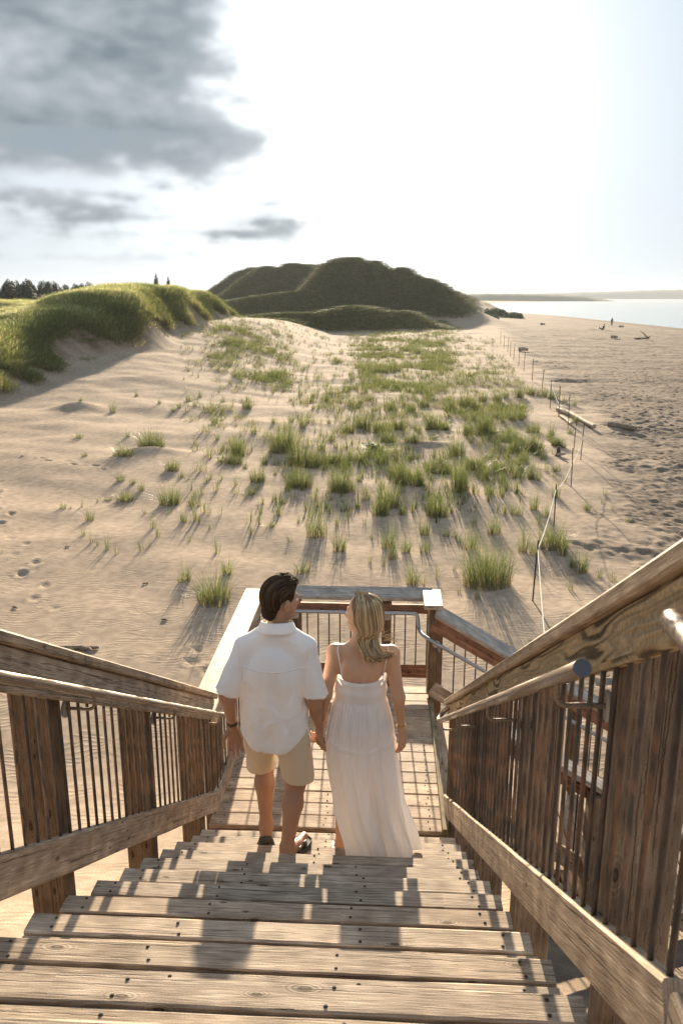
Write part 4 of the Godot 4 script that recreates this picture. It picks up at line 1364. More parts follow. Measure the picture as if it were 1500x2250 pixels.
func build_fence() -> void:
	var ord := ["nearest", "second", "third", "fourth", "fifth", "sixth", "seventh", "eighth", "ninth", "tenth", "eleventh"]
	var st := [[2.83, -14.84, 1.22], [4.19, -19.79, 1.17], [5.63, -24.53, 1.2], [6.84, -28.72, 1.3], [7.15, -31.2, 1.15], [8.0, -36.3, 1.55], [8.3, -39.8, 1.5], [8.65, -43.8, 1.5], [9.5, -51.0, 1.45], [9.95, -57.1, 1.5], [10.7, -65.4, 1.5], [11.0, -70.0, 1.5], [11.4, -75.5, 1.5], [11.9, -81.0, 1.5], [12.6, -88.0, 1.5], [13.2, -95.0, 1.5], [14.0, -104.0, 1.5]]
	var tops := []
	for i in st.size():
		var x: float = st[i][0]
		var z: float = st[i][1]
		var y := ground_y(x, z)
		var lean := Vector3(rnd(-0.04, 0.04), 1, rnd(-0.04, 0.04)).normalized()
		var lab: String = ("%s dark metal stake of the rope line, counted from the stairs" % ord[i]) if i < 11 else "distant dark stake where the rope line runs out on the beach"
		var t := thing("fence_stake", lab, "stake", Vector3(x, y, z), "stakes along the beach rope line")
		var b := MB.new()
		b.tube(PackedVector3Array([Vector3(0, -0.3, 0), lean * st[i][2] * 0.5, lean * st[i][2]]), 0.016 if i < 6 else 0.022, 6)
		for k in 9:
			var p: Vector3 = lean * st[i][2] * (0.1 + 0.1 * k)
			b.tube(PackedVector3Array([p, p + Vector3(0.0, 0.006, 0.026)]), 0.007, 5)
		put("stake_rod", b.mesh(), M.stake, t)
		tops.append(Vector3(x, y, z) + lean * st[i][2])
	var r := thing("rope", "white rope sagging from the stairs up along the nearest stakes", "rope", Vector3.ZERO)
	var pts := []
	var seq := [Vector3(1.75, 1.25, -7.6), tops[0] - Vector3(0.0, 0.18, 0), tops[1] - Vector3(0, 0.14, 0), tops[2] - Vector3(0, 0.5, 0), tops[3] - Vector3(0, 0.45, 0)]
	for k in seq.size() - 1:
		for s in 8:
			var f := s / 8.0
			pts.append(seq[k].lerp(seq[k + 1], f) - Vector3(0, (0.06 if k == 0 else 0.14) * 4.0 * f * (1 - f), 0))
	pts.append(seq[4])
	put("rope_line", tube_mesh(PackedVector3Array(pts), 0.0085, 6), M.rope, r)
	r = thing("rope", "loose white rope hanging in a loop between far stakes near the pale log", "rope", Vector3.ZERO)
	pts = []
	for s in 13:
		var f := s / 12.0
		pts.append(tops[7].lerp(tops[5], f) - Vector3(0, 0.12 + 0.75 * 4.0 * f * (1 - f) * (0.7 + 0.5 * f), 0))
	put("rope_line", tube_mesh(PackedVector3Array(pts), 0.015, 6), M.rope, r)

func log_mesh(a: Vector3, b: Vector3, r0: float, r1: float, bend: float) -> ArrayMesh:
	var pts := PackedVector3Array()
	var rad := PackedFloat32Array()
	for k in 9:
		var f := k / 8.0
		pts.append(a.lerp(b, f) + Vector3(sin(f * 5.0) * bend, sin(f * 3.1 + 1.0) * bend * 0.6, 0))
		rad.append(lerpf(r0, r1, f) * rnd(0.88, 1.12))
	return tube_mesh(pts, rad, 9)

func build_drift() -> void:
	var y := func(x: float, z: float) -> float: return ground_y(x, z)
	var t := thing("driftwood_log", "long pale bleached pole lying beside the stakes", "driftwood", Vector3(8.75, y.call(8.75, -41.0), -41.0))
	put("trunk", log_mesh(Vector3(-0.1, 0.1, -0.8), Vector3(0.45, 0.12, 4.6), 0.13, 0.10, 0.05), M.drift_pale, t)
	t = thing("driftwood_log", "short pale stick on the sand left of the long bleached pole", "driftwood", Vector3(8.28, y.call(8.28, -38.2), -38.2))
	put("trunk", log_mesh(Vector3(0, 0.06, -1.0), Vector3(0.05, 0.08, 1.1), 0.07, 0.06, 0.03), M.drift_pale, t)
	t = thing("driftwood_log", "brown log lying alone on the trodden beach", "driftwood", Vector3(10.45, y.call(10.45, -36.6), -36.6))
	put("trunk", log_mesh(Vector3(-0.5, 0.08, -0.5), Vector3(0.42, 0.1, 0.6), 0.13, 0.11, 0.03), M.drift, t)
	t = thing("driftwood_stump", "small upright grey stump standing in the sand near the third stake", "driftwood", Vector3(6.2, y.call(6.2, -29.6), -29.6))
	put("trunk", log_mesh(Vector3(0, -0.1, 0), Vector3(0.06, 0.36, 0.05), 0.11, 0.05, 0.02), M.drift_dark, t)
	put("limb", log_mesh(Vector3(0, 0.05, 0.05), Vector3(0.28, 0.14, 0.25), 0.07, 0.03, 0.02), M.drift_pale, t)
	t = thing("driftwood_root", "dark weathered root half buried behind the left railing", "driftwood", Vector3(-4.95, y.call(-4.95, -12.1), -12.1))
	put("trunk", log_mesh(Vector3(-0.34, -0.01, 0.0), Vector3(0.36, 0.05, -0.1), 0.06, 0.02, 0.05), M.drift, t)
	put("limb", log_mesh(Vector3(-0.1, 0.02, 0.0), Vector3(-0.22, 0.0, 0.28), 0.04, 0.012, 0.03), M.drift, t)
	put("limb", log_mesh(Vector3(0.08, 0.03, 0.0), Vector3(0.34, 0.1, 0.16), 0.035, 0.012, 0.03), M.drift, t)
	t = thing("driftwood_branch", "forked dead branch far out on the beach", "driftwood", Vector3(36.9, y.call(36.9, -123.0), -123.0))
	put("trunk", log_mesh(Vector3(-1.3, 0.1, 0), Vector3(0.9, 0.3, 0.2), 0.13, 0.09, 0.08), M.drift_dark, t)
	put("limb", log_mesh(Vector3(0.5, 0.3, 0.2), Vector3(-0.5, 1.35, 0.2), 0.09, 0.04, 0.06), M.drift_dark, t)
	put("limb", log_mesh(Vector3(0.3, 0.2, 0.2), Vector3(1.0, 0.6, 0.4), 0.08, 0.04, 0.06), M.drift_dark, t)
	# pale scraps lying about far off
	for q in [[33.0, -124.0, "pale driftwood scrap left of the dead branch"], [33.2, -182.0, "pale driftwood scrap far out towards the water's edge"], [49.5, -181.0, "pale scrap of wood right of the standing bather"], [14.6, -90.5, "pale scrap of wood beside the farthest stakes"]]:
		t = thing("driftwood_scrap", q[2], "driftwood", Vector3(q[0], y.call(q[0], q[1]), q[1]))
		put("trunk", log_mesh(Vector3(-0.5, 0.15, 0), Vector3(0.6, 0.25, 0.2), 0.22, 0.16, 0.08), M.drift_pale, t)
	# low grey-green plants and a few stones and twigs on the sand
	var lv := MB.new()
	for k in 90:
		var a := rnd(0, TAU)
		var o := Vector3(cos(a), 0, sin(a))
		var rr := rnd(0.05, 0.5)
		var p := o * rr + Vector3(0, rnd(0.02, 0.22) * (1.0 - rr), 0)
		var sd := Vector3(-o.z, 0.3, o.x) * 0.05
		lv.tri(p - sd, p + o * 0.13 + Vector3(0, 0.07, 0), p + sd, Vector3.UP, Color(0.085, 0.12, 0.075).lerp(Color(0.15, 0.19, 0.12), rnd(0, 1)))
	t = thing("sea_rocket", "low grey-green plant sprawling flat on the sand", "plant", Vector3(-0.55, y.call(-0.55, -30.6), -30.6))
	put("foliage", lv.mesh(), M.spruce, t)
	put("stem", tube_mesh(PackedVector3Array([Vector3(-0.3, 0.0, 0), Vector3(0, 0.08, 0), Vector3(0.3, 0.02, 0.1)]), 0.015, 5), M.bark, t)
	for q in [[-4.8, -15.4, "dark twig on the ripples, left of the pale landing cap's far end"], [-3.9, -13.5, "small dark twig nearest the left side of the landing"], [-7.2, -17.5, "small dark twig lying among the leftmost sprigs"], [-6.8, -13.9, "dark twig on the rippled sand above the buried root"], [-8.9, -31.5, "small twig on the smooth sand below the left dune"], [-12.4, -27.0, "small twig at the left edge beside the footprints"]]:
		t = thing("twig", q[2], "twig", Vector3(q[0], y.call(q[0], q[1]), q[1]), "small twigs scattered on the sand")
		put("stick", log_mesh(Vector3(-0.05, 0.012, 0), Vector3(0.06, 0.02, rnd(-0.05, 0.05)), 0.016, 0.01, 0.01), M.drift_dark, t)

# ---------------------------------------------------------------- bodies: distance fields meshed as surface nets
class Prim:
	var a: Vector3
	var b: Vector3
	var ra: float
	var rb: float
	var kind := 0
	var inv := Basis()
	var rad := Vector3.ONE
	func d(p: Vector3) -> float:
		if kind == 0:
			var ab := b - a
			var t := clampf((p - a).dot(ab) / maxf(ab.length_squared(), 1e-9), 0.0, 1.0)
			return p.distance_to(a + ab * t) - lerpf(ra, rb, t)
		var q := inv * (p - a)
		var k0 := (q / rad).length()
		var k1 := (q / (rad * rad)).length()
		return k0 * (k0 - 1.0) / maxf(k1, 1e-6)

func cap(a: Vector3, b: Vector3, ra: float, rb: float) -> Prim:
	var p := Prim.new()
	p.a = a; p.b = b; p.ra = ra; p.rb = rb
	return p

func ell(m: Vector3, rad: Vector3, basis := Basis()) -> Prim:
	var p := Prim.new()
	p.kind = 1
	p.a = m
	p.rad = rad
	p.inv = basis.inverse()
	return p

func field(p: Vector3, list: Array, k: float) -> float:
	var d := 1e3
	for q in list:
		var e: float = q.d(p)
		if e < d + k:
			var h := maxf(k - absf(d - e), 0.0) / k
			d = minf(d, e) - h * h * k * 0.25
	return d

# meshes the field inside lo..hi; post changes the distance (cuts, folds), paint gives the colour
func nets(mb: MB, list: Array, k: float, lo: Vector3, hi: Vector3, cell: float, paint: Callable, post = null) -> void:
	var bs := 5
	var nb := Vector3i(((hi - lo) / (cell * bs)).ceil())
	var nx := nb.x * bs + 1
	var ny := nb.y * bs + 1
	var nz := nb.z * bs + 1
	var val := PackedFloat32Array()
	val.resize(nx * ny * nz)
	val.fill(1.0)
	var done := PackedByteArray()
	done.resize(nx * ny * nz)
	var active := []
	var half := cell * bs * 0.87
	for bz in nb.z:
		for by in nb.y:
			for bx in nb.x:
				var c := lo + Vector3(bx + 0.5, by + 0.5, bz + 0.5) * cell * bs
				var near := []
				for q in list:
					if q.d(c) < half * 1.5 + k + 0.03: near.append(q)
				if near.is_empty(): continue
				var dc := field(c, near, k)
				if dc > half * 1.6 + 0.03: continue
				if post == null and dc < -half * 1.6 - 0.02:
					for z in bs + 1: for y in bs + 1: for x in bs + 1:
						var i := ((bz * bs + z) * ny + by * bs + y) * nx + bx * bs + x
						if not done[i]: val[i] = -1.0
					continue
				if post != null:
					var pe: float = post.call(c, dc)
					if pe > half * 1.7 + 0.035: continue
					if pe < -half * 1.7 - 0.035:
						for z in bs + 1: for y in bs + 1: for x in bs + 1:
							var i := ((bz * bs + z) * ny + by * bs + y) * nx + bx * bs + x
							if not done[i]: val[i] = -1.0
						continue
				active.append(Vector3i(bx, by, bz))
				for z in bs + 1: for y in bs + 1: for x in bs + 1:
					var g := Vector3i(bx * bs + x, by * bs + y, bz * bs + z)
					var i := (g.z * ny + g.y) * nx + g.x
					if done[i]: continue
					done[i] = 1
					var p := lo + Vector3(g) * cell
					var e := field(p, near, k)
					val[i] = post.call(p, e) if post != null else e
	var id := {}
	var base := mb.v.size()
	var vs := PackedVector3Array()
	var offs := [0, 1, nx, nx + 1, nx * ny, nx * ny + 1, nx * ny + nx, nx * ny + nx + 1]
	var pos := [Vector3(0, 0, 0), Vector3(1, 0, 0), Vector3(0, 1, 0), Vector3(1, 1, 0), Vector3(0, 0, 1), Vector3(1, 0, 1), Vector3(0, 1, 1), Vector3(1, 1, 1)]
	var edges := [[0, 1], [0, 2], [0, 4], [1, 3], [1, 5], [2, 3], [2, 6], [3, 7], [4, 5], [4, 6], [5, 7], [6, 7]]
	for bl in active:
		for z in bs: for y in bs: for x in bs:
			var g := Vector3i(bl.x * bs + x, bl.y * bs + y, bl.z * bs + z)
			var i := (g.z * ny + g.y) * nx + g.x
			var first := val[i] < 0.0
			var mixed := false
			for o in 8:
				if (val[i + offs[o]] < 0.0) != first:
					mixed = true
					break
			if not mixed: continue
			var s := Vector3.ZERO
			var cnt := 0
			for e in edges:
				var d0 := val[i + offs[e[0]]]
				var d1 := val[i + offs[e[1]]]
				if (d0 < 0.0) != (d1 < 0.0):
					var t := d0 / (d0 - d1)
					s += pos[e[0]].lerp(pos[e[1]], t)
					cnt += 1
			id[i] = vs.size()
			vs.append(lo + (Vector3(g) + s / cnt) * cell)
	var quads := PackedInt32Array()
	var step := [1, nx, nx * ny]
	for i in id:
		for ax in 3:
			var s0 := val[i] < 0.0
			var s1 := val[i + step[ax]] < 0.0
			if s0 == s1: continue
			var u: int = step[(ax + 1) % 3]
			var w: int = step[(ax + 2) % 3]
			if id.has(i - u) and id.has(i - w) and id.has(i - u - w):
				var q := [id[i], id[i - u], id[i - u - w], id[i - w]]
				if s0: quads.append_array([q[0], q[1], q[2], q[0], q[2], q[3]])
				else: quads.append_array([q[0], q[2], q[1], q[0], q[3], q[2]])
	var nn := PackedVector3Array()
	nn.resize(vs.size())
	for t in range(0, quads.size(), 3):
		var fn := (vs[quads[t + 2]] - vs[quads[t]]).cross(vs[quads[t + 1]] - vs[quads[t]])
		nn[quads[t]] += fn
		nn[quads[t + 1]] += fn
		nn[quads[t + 2]] += fn
	# which way is out
	var sc := 0.0
	for v in range(0, vs.size(), 7):
		var e: float = field(vs[v] + nn[v].normalized() * cell, list, k) - field(vs[v] - nn[v].normalized() * cell, list, k)
		sc += signf(e)
	for v in vs.size():
		var nrm := nn[v].normalized()
		mb.v.append(vs[v])
		mb.n.append(nrm if sc >= 0.0 else -nrm)
		mb.uv.append(Vector2(vs[v].x, vs[v].y))
		mb.c.append(paint.call(vs[v], mb.n[mb.n.size() - 1]))
	for t in range(0, quads.size(), 3):
		if sc >= 0.0: mb.idx.append_array([base + quads[t], base + quads[t + 1], base + quads[t + 2]])
		else: mb.idx.append_array([base + quads[t], base + quads[t + 2], base + quads[t + 1]])

func bounds(list: Array, pad: float) -> Array:
	var lo := Vector3.ONE * 1e6
	var hi := -lo
	for q in list:
		var r: float = maxf(q.ra, q.rb) if q.kind == 0 else maxf(q.rad.x, maxf(q.rad.y, q.rad.z))
		lo = lo.min(q.a - Vector3.ONE * r)
		hi = hi.max(q.a + Vector3.ONE * r)
		if q.kind == 0:
			lo = lo.min(q.b - Vector3.ONE * r)
			hi = hi.max(q.b + Vector3.ONE * r)
	return [lo - Vector3.ONE * pad, hi + Vector3.ONE * pad]

# a hand: wrist, direction of the fingers, the way the palm faces, side of the thumb, curl of the fingers (radians per joint)
func hand_prims(wrist: Vector3, along: Vector3, palm: Vector3, thumb_side: float, curl: float, size: float, spread := 0.10) -> Array:
	var f := along.normalized()
	var pn := (palm - f * palm.dot(f)).normalized()
	var sd := f.cross(pn).normalized() * thumb_side      # towards the thumb
	var out := []
	var kn := wrist + f * 0.088 * size
	out.append(cap(wrist - f * 0.02, wrist + f * 0.02, 0.026 * size, 0.027 * size))
	for q in [-1.0, -0.33, 0.33, 1.0]:
		out.append(cap(wrist + sd * q * 0.014 * size + f * 0.012, kn + sd * q * 0.030 * size, 0.0155 * size, 0.0125 * size))
	var lens := [0.036, 0.043, 0.046, 0.041]
	for i in 4:
		var q: float = [-1.0, -0.33, 0.33, 1.0][i]
		var p := kn + sd * q * 0.030 * size
		var dr := (f + sd * q * spread).normalized()
		var ax := dr.cross(pn).normalized()
		var ang := curl * (1.15 - 0.12 * i)
		for j in 3:
			dr = dr.rotated(ax, ang)
			var nx: Vector3 = p + dr * lens[i] * size * [1.0, 0.68, 0.56][j]
			out.append(cap(p, nx, (0.0092 - 0.0009 * j) * size, (0.0085 - 0.0011 * j) * size))
			p = nx
	var t0 := wrist + f * 0.022 * size + sd * 0.020 * size
	var td := (f * 0.62 + sd * 0.62 + pn * 0.42).normalized()
	var t1 := t0 + td * 0.046 * size
	var t2 := t1 + (td + f * 0.55 - sd * 0.25).normalized() * 0.034 * size
	var t3 := t2 + (td + f * 0.9 - sd * 0.45 + pn * 0.2).normalized() * 0.026 * size
	out.append(cap(t0, t1, 0.0165 * size, 0.0115 * size))
	out.append(cap(t1, t2, 0.011 * size, 0.0098 * size))
	out.append(cap(t2, t3, 0.0098 * size, 0.0080 * size))
	return out

# a head seen in its own frame: c centre of the skull, f the way it looks, u up
func head_prims(c: Vector3, f: Vector3, u: Vector3, s: float, jaw: float) -> Array:
	var fw := f.normalized()
	var rt := fw.cross(u).normalized()
	var up := rt.cross(fw).normalized()
	var bs := Basis(rt, up, -fw)
	var at := func(x: float, y: float, z: float) -> Vector3: return c + (rt * x + up * y + fw * z) * s
	var out := []
	out.append(ell(c + (up * 0.012 - fw * 0.008) * s, Vector3(0.074, 0.100, 0.094) * s, bs))
	out.append(ell(at.call(0, -0.040, 0.036), Vector3(0.061, 0.078, 0.056) * s, bs))
	out.append(cap(at.call(0.040 * jaw, -0.078, 0.012), at.call(0.014, -0.104, 0.070), 0.022 * s, 0.020 * s))
	out.append(cap(at.call(-0.040 * jaw, -0.078, 0.012), at.call(-0.014, -0.104, 0.070), 0.022 * s, 0.020 * s))
	out.append(ell(at.call(0, -0.103, 0.076), Vector3(0.018, 0.016, 0.016) * s, bs))
	out.append(cap(at.call(0.030, 0.016, 0.080), at.call(0, 0.012, 0.088), 0.011 * s, 0.010 * s))
	out.append(cap(at.call(-0.030, 0.016, 0.080), at.call(0, 0.012, 0.088), 0.011 * s, 0.010 * s))
	return out

func head_fine(c: Vector3, f: Vector3, u: Vector3, s: float) -> Array:
	var fw := f.normalized()
	var rt := fw.cross(u).normalized()
	var up := rt.cross(fw).normalized()
	var bs := Basis(rt, up, -fw)
	var at := func(x: float, y: float, z: float) -> Vector3: return c + (rt * x + up * y + fw * z) * s
	var out := []
	out.append(cap(at.call(0, 0.006, 0.090), at.call(0, -0.034, 0.112), 0.0075 * s, 0.0105 * s))
	out.append(cap(at.call(0.010, -0.040, 0.098), at.call(-0.010, -0.040, 0.098), 0.0075 * s, 0.0075 * s))
	out.append(ell(at.call(0, -0.066, 0.091), Vector3(0.021, 0.0065, 0.010) * s, bs))
	out.append(ell(at.call(0, -0.078, 0.088), Vector3(0.017, 0.0075, 0.010) * s, bs))
	for e in [-1, 1]:
		out.append(ell(at.call(e * 0.036, -0.030, 0.070), Vector3(0.018, 0.020, 0.014) * s, bs))
		var eb := Basis(up, e * 0.25) * bs
		out.append(ell(at.call(e * 0.079, -0.016, -0.002), Vector3(0.010, 0.031, 0.018) * s, eb))
		out.append(ell(at.call(e * 0.086, -0.006, -0.010), Vector3(0.006, 0.022, 0.012) * s, eb))
	return out

func strand(b: MB, pts: Array, r: float, col: Color, per := 4) -> void:
	var path := spline(pts, per)
	var rad := PackedFloat32Array()
	var n := path.size()
	for i in n:
		var f := float(i) / (n - 1)
		rad.append(r * (0.55 + 0.45 * minf(1.0, f * 6.0)) * (1.0 - 0.85 * smoothstep(0.7, 1.0, f)))
	b.tube(path, rad, 4, false, col)

# ---------------------------------------------------------------- the couple
func skin_paint(base: Color, seed_: int) -> Callable:
	var nz := FastNoiseLite.new()
	nz.seed = seed_
	nz.frequency = 9.0
	return func(p: Vector3, _n: Vector3) -> Color:
		var q := 1.0 + 0.10 * nz.get_noise_3dv(p)
		return Color(base.r * q, base.g * q, base.b * q)

func white_paint(_p: Vector3, _n: Vector3) -> Color:
	return Color.WHITE

# finds the cloth surface at a point seen from behind (towards -z)
func back_z(x: float, y: float, f: Callable, z0: float, z1: float) -> float:
	var z := z0
	for k in 120:
		var d: float = f.call(Vector3(x, y, z))
		if d < 0.0005: return z
		z -= maxf(d * 0.6, 0.0008)
		if z < z1: break
	return z

func build_man() -> void:
	var t := thing("person", "person in white short-sleeved shirt and beige shorts, stepping down, looking at the woman in white", "person", Vector3(-0.56, tread_y(9), -4.1))
	var o := t.position
	var skin := Color(0.37, 0.21, 0.13)
	var P := func(x: float, y: float, z: float) -> Vector3: return Vector3(x, y, z) - o
	var mb := MB.new()
	var sp := skin_paint(skin, 3)
	var hipL: Vector3 = P.call(-0.685, 3.31, -4.12)
	var hipR: Vector3 = P.call(-0.505, 3.31, -4.11)
	var kneL: Vector3 = P.call(-0.700, 2.885, -4.36)
	var kneR: Vector3 = P.call(-0.490, 2.885, -4.17)
	var ankL: Vector3 = P.call(-0.685, 2.525, -4.265)
	var ankR: Vector3 = P.call(-0.530, 2.545, -4.03)
	var shL: Vector3 = P.call(-0.752, 3.765, -4.10)
	var shR: Vector3 = P.call(-0.412, 3.765, -4.10)
	var elL: Vector3 = P.call(-0.846, 3.475, -4.06)
	var elR: Vector3 = P.call(-0.372, 3.465, -4.08)
	var wrL: Vector3 = P.call(-0.838, 3.262, -4.13)
	var wrR: Vector3 = P.call(-0.356, 3.250, -4.165)
	var neck: Vector3 = P.call(-0.575, 3.80, -4.10)
	var hc: Vector3 = P.call(-0.552, 4.035, -4.115)
	var body := [
		cap(P.call(-0.645, 3.29, -4.12), P.call(-0.545, 3.29, -4.12), 0.085, 0.085), cap(P.call(-0.595, 3.34, -4.12), P.call(-0.585, 3.60, -4.11), 0.100, 0.105),
		cap(P.call(-0.66, 3.65, -4.11), P.call(-0.51, 3.65, -4.11), 0.085, 0.085), cap(shL, shR, 0.040, 0.040), cap(neck, P.call(-0.556, 3.965, -4.115), 0.060, 0.056),
		cap(shL, elL, 0.046, 0.044), cap(elL, wrL, 0.045, 0.027), cap(shR, elR, 0.046, 0.044), cap(elR, wrR, 0.045, 0.027),
		cap(hipL, kneL, 0.085, 0.058), cap(hipR, kneR, 0.085, 0.058),
		cap(kneL, kneL.lerp(ankL, 0.3) + Vector3(0, 0, 0.018), 0.054, 0.056), cap(kneL.lerp(ankL, 0.3) + Vector3(0, 0, 0.018), ankL, 0.056, 0.034),
		cap(kneR, kneR.lerp(ankR, 0.3) + Vector3(0, 0, 0.022), 0.054, 0.057), cap(kneR.lerp(ankR, 0.3) + Vector3(0, 0, 0.022), ankR, 0.057, 0.035),
	]
	# feet: heel, arch and toes
	var heelL: Vector3 = P.call(-0.683, 2.478, -4.235)
	var toeL: Vector3 = P.call(-0.712, 2.318, -4.395)
	var heelR: Vector3 = P.call(-0.533, 2.505, -3.995)
	var toeR: Vector3 = P.call(-0.452, 2.490, -4.215)
	for q in [[ankL, heelL, toeL], [ankR, heelR, toeR]]:
		body.append(cap(q[0], q[1], 0.034, 0.031))
		body.append(cap(q[0], q[1].lerp(q[2], 0.6), 0.034, 0.030))
		body.append(cap(q[1], q[2], 0.029, 0.026))
	var bb := bounds(body, 0.03)
	nets(mb, body, 0.03, bb[0], bb[1], 0.012, sp)
	# head, finer
	var f := Vector3(0.80, -0.10, -0.60).normalized()
	var beard := func(p: Vector3, n: Vector3) -> Color:
		var c: Color = sp.call(p, n)
		var rt := f.cross(Vector3.UP).normalized()
		var q := p - hc
		var y := q.y
		var fz := q.dot(f)
		var stub := smoothstep(-0.045, -0.075, y) * smoothstep(-0.02, 0.03, fz) * 0.5
		var lip := exp(-pow((y + 0.070) / 0.010, 2) - pow((fz - 0.092) / 0.012, 2)) * smoothstep(0.03, 0.02, absf(q.dot(rt)))
		c = c.lerp(Color(0.10, 0.055, 0.035), stub)
		return c.lerp(Color(0.40, 0.13, 0.10), lip * 0.8)
	var hp := head_prims(hc, f, Vector3(0.05, 1, 0.06), 1.02, 1.05)
	hp.append(cap(neck, hc + Vector3(-0.004, -0.05, 0.0), 0.058, 0.056))
	hp.append_array(head_fine(hc, f, Vector3(0.05, 1, 0.06), 1.02))
	nets(mb, hp, 0.012, hc - Vector3(0.15, 0.20, 0.15), hc + Vector3(0.16, 0.14, 0.15), 0.0048, beard)
	# hands
	var lh := hand_prims(wrL, Vector3(0.10, -1, 0.12), Vector3(0.22, 0.12, 1), 1.0, 0.34, 1.0, 0.12)
	bb = bounds(lh, 0.012)
	nets(mb, lh, 0.008, bb[0], bb[1], 0.004, sp)
	var rh := hand_prims(wrR, Vector3(0.06, -1, -0.12), Vector3(1, 0.0, 0.15), 1.0, 0.62, 1.0, 0.05)
	bb = bounds(rh, 0.012)
	nets(mb, rh, 0.008, bb[0], bb[1], 0.004, sp)
	put("body", mb.mesh(), M.skin_man, t)
	eyes(t, hc, f, Vector3(0.05, 1, 0.06), 1.02, Color(0.05, 0.03, 0.02))

	# hair: a close cap of short strands swept back from the brow
	var rt := f.cross(Vector3(0.05, 1, 0.06)).normalized()
	var up := rt.cross(f).normalized()
	var hb := MB.new()
	var hcap := [ell(hc + up * 0.020 - f * 0.014, Vector3(0.080, 0.100, 0.099), Basis(rt, up, -f)), ell(hc + up * 0.078 + f * 0.042, Vector3(0.055, 0.036, 0.050), Basis(rt, up, -f)), ell(hc - up * 0.075 - f * 0.062, Vector3(0.058, 0.05, 0.035), Basis(rt, up, -f))]
	var cut := func(p: Vector3, d: float) -> float:
		var q := p - hc
		var x := absf(q.dot(rt))
		var y := q.dot(up)
		var z := q.dot(f)
		# hairline: forehead, temple, round the ear, nape
		var line := z - (0.062 + 0.35 * (y - 0.06)) if y > 0.02 else z - (0.036 + 0.9 * y)
		var ear := 0.030 - Vector2(z + 0.004, y + 0.018).length() if x > 0.05 else -1.0
		return maxf(maxf(d, line), maxf(ear, -y - 0.112))
	nets(hb, hcap, 0.02, hc - Vector3.ONE * 0.17, hc + Vector3.ONE * 0.18, 0.006, func(_p, _n): return Color(0.030, 0.018, 0.011), cut)
	var rg := RandomNumberGenerator.new()
	rg.seed = 77
	for i in 900:
		var a := rg.randf_range(-1.0, 1.0)
		var s := rg.randf()
		var pts := []
		var rr := 1.03 + rg.randf() * 0.05
		# from the brow over the crown and down to the nape
		var x0 := a
		for k in 5:
			var ph := lerpf(lerpf(-0.95, 1.2, s), lerpf(0.1, 2.75, s), k / 4.0)
			var lat := x0 * (0.95 + 0.1 * sin(ph))
			var w := cos(lat * 1.35)
			var p := hc + up * 0.018 - f * 0.012 + rt * 0.083 * sin(lat * 1.35) * rr + (up * cos(ph) * 0.104 - f * sin(ph) * 0.101) * maxf(w, 0.15) * rr
			if ph < -0.2: p += up * 0.016 * rg.randf()
			pts.append(p)
		var last: Vector3 = pts[4] - hc
		var ok := true
		for p in pts:
			var q: Vector3 = p - hc
			var x := absf(q.dot(rt))
			var y := q.dot(up)
			var z := q.dot(f)
			if y < -0.116: ok = false
			if z > 0.075 + 0.35 * (y - 0.06) and y < 0.085: ok = false
			if y < 0.03 and z > 0.034 + 0.9 * y: ok = false
			if x > 0.05 and Vector2(z + 0.004, y + 0.018).length() < 0.034: ok = false
		if not ok: continue
		var tone := rg.randf()
		var col := Color(0.030, 0.019, 0.012).lerp(Color(0.125, 0.080, 0.047), tone * tone)
		strand(hb, pts, rg.randf_range(0.0014, 0.0028), col, 3)
	# the wavy quiff at the front
	for i in 90:
		var a := rg.randf_range(-0.9, 0.9)
		var p0 := hc + up * rg.randf_range(0.080, 0.102) + f * rg.randf_range(0.035, 0.07) + rt * a * 0.055
		var p1 := p0 + up * 0.016 + f * 0.010
		var p2 := p1 + up * 0.008 - f * 0.03 + rt * rg.randf_range(-0.02, 0.02)
		var p3 := p2 - f * 0.04 - up * 0.004
		strand(hb, [p0, p1, p2, p3], 0.0024, Color(0.035, 0.022, 0.013).lerp(Color(0.10, 0.065, 0.038), rg.randf()), 4)
	put("hair", hb.mesh(), M.hair, t)

	# shirt: torso and sleeves in one cloth, hem curved up at the sides
	var foldn := FastNoiseLite.new()
	foldn.seed = 12
	foldn.frequency = 6.5
	foldn.fractal_octaves = 2
	var R := Basis()
	var sbody := [
		ell(P.call(-0.588, 3.60, -4.10), Vector3(0.182, 0.225, 0.128), R), ell(P.call(-0.592, 3.36, -4.105), Vector3(0.176, 0.30, 0.138), R), cap(P.call(-0.655, 3.42, -4.105), P.call(-0.662, 3.05, -4.09), 0.118, 0.142), cap(P.call(-0.532, 3.42, -4.105), P.call(-0.526, 3.05, -4.09), 0.118, 0.142),
		cap(shL + Vector3(0.015, -0.005, 0), neck + Vector3(-0.045, 0.026, 0), 0.062, 0.064), cap(shR + Vector3(-0.015, -0.005, 0), neck + Vector3(0.045, 0.026, 0), 0.064, 0.066),
	]
	var ssl := [
		cap(shL + Vector3(0.01, -0.012, 0), shL.lerp(elL, 0.95) + Vector3(-0.008, 0, 0), 0.062, 0.071), cap(shR + Vector3(-0.01, -0.012, 0), shR.lerp(elR, 0.95) + Vector3(0.008, 0, 0), 0.062, 0.071),
	]
	var sprims := sbody + ssl
	var elbL := (elL - shL).normalized()
	var elbR := (elR - shR).normalized()
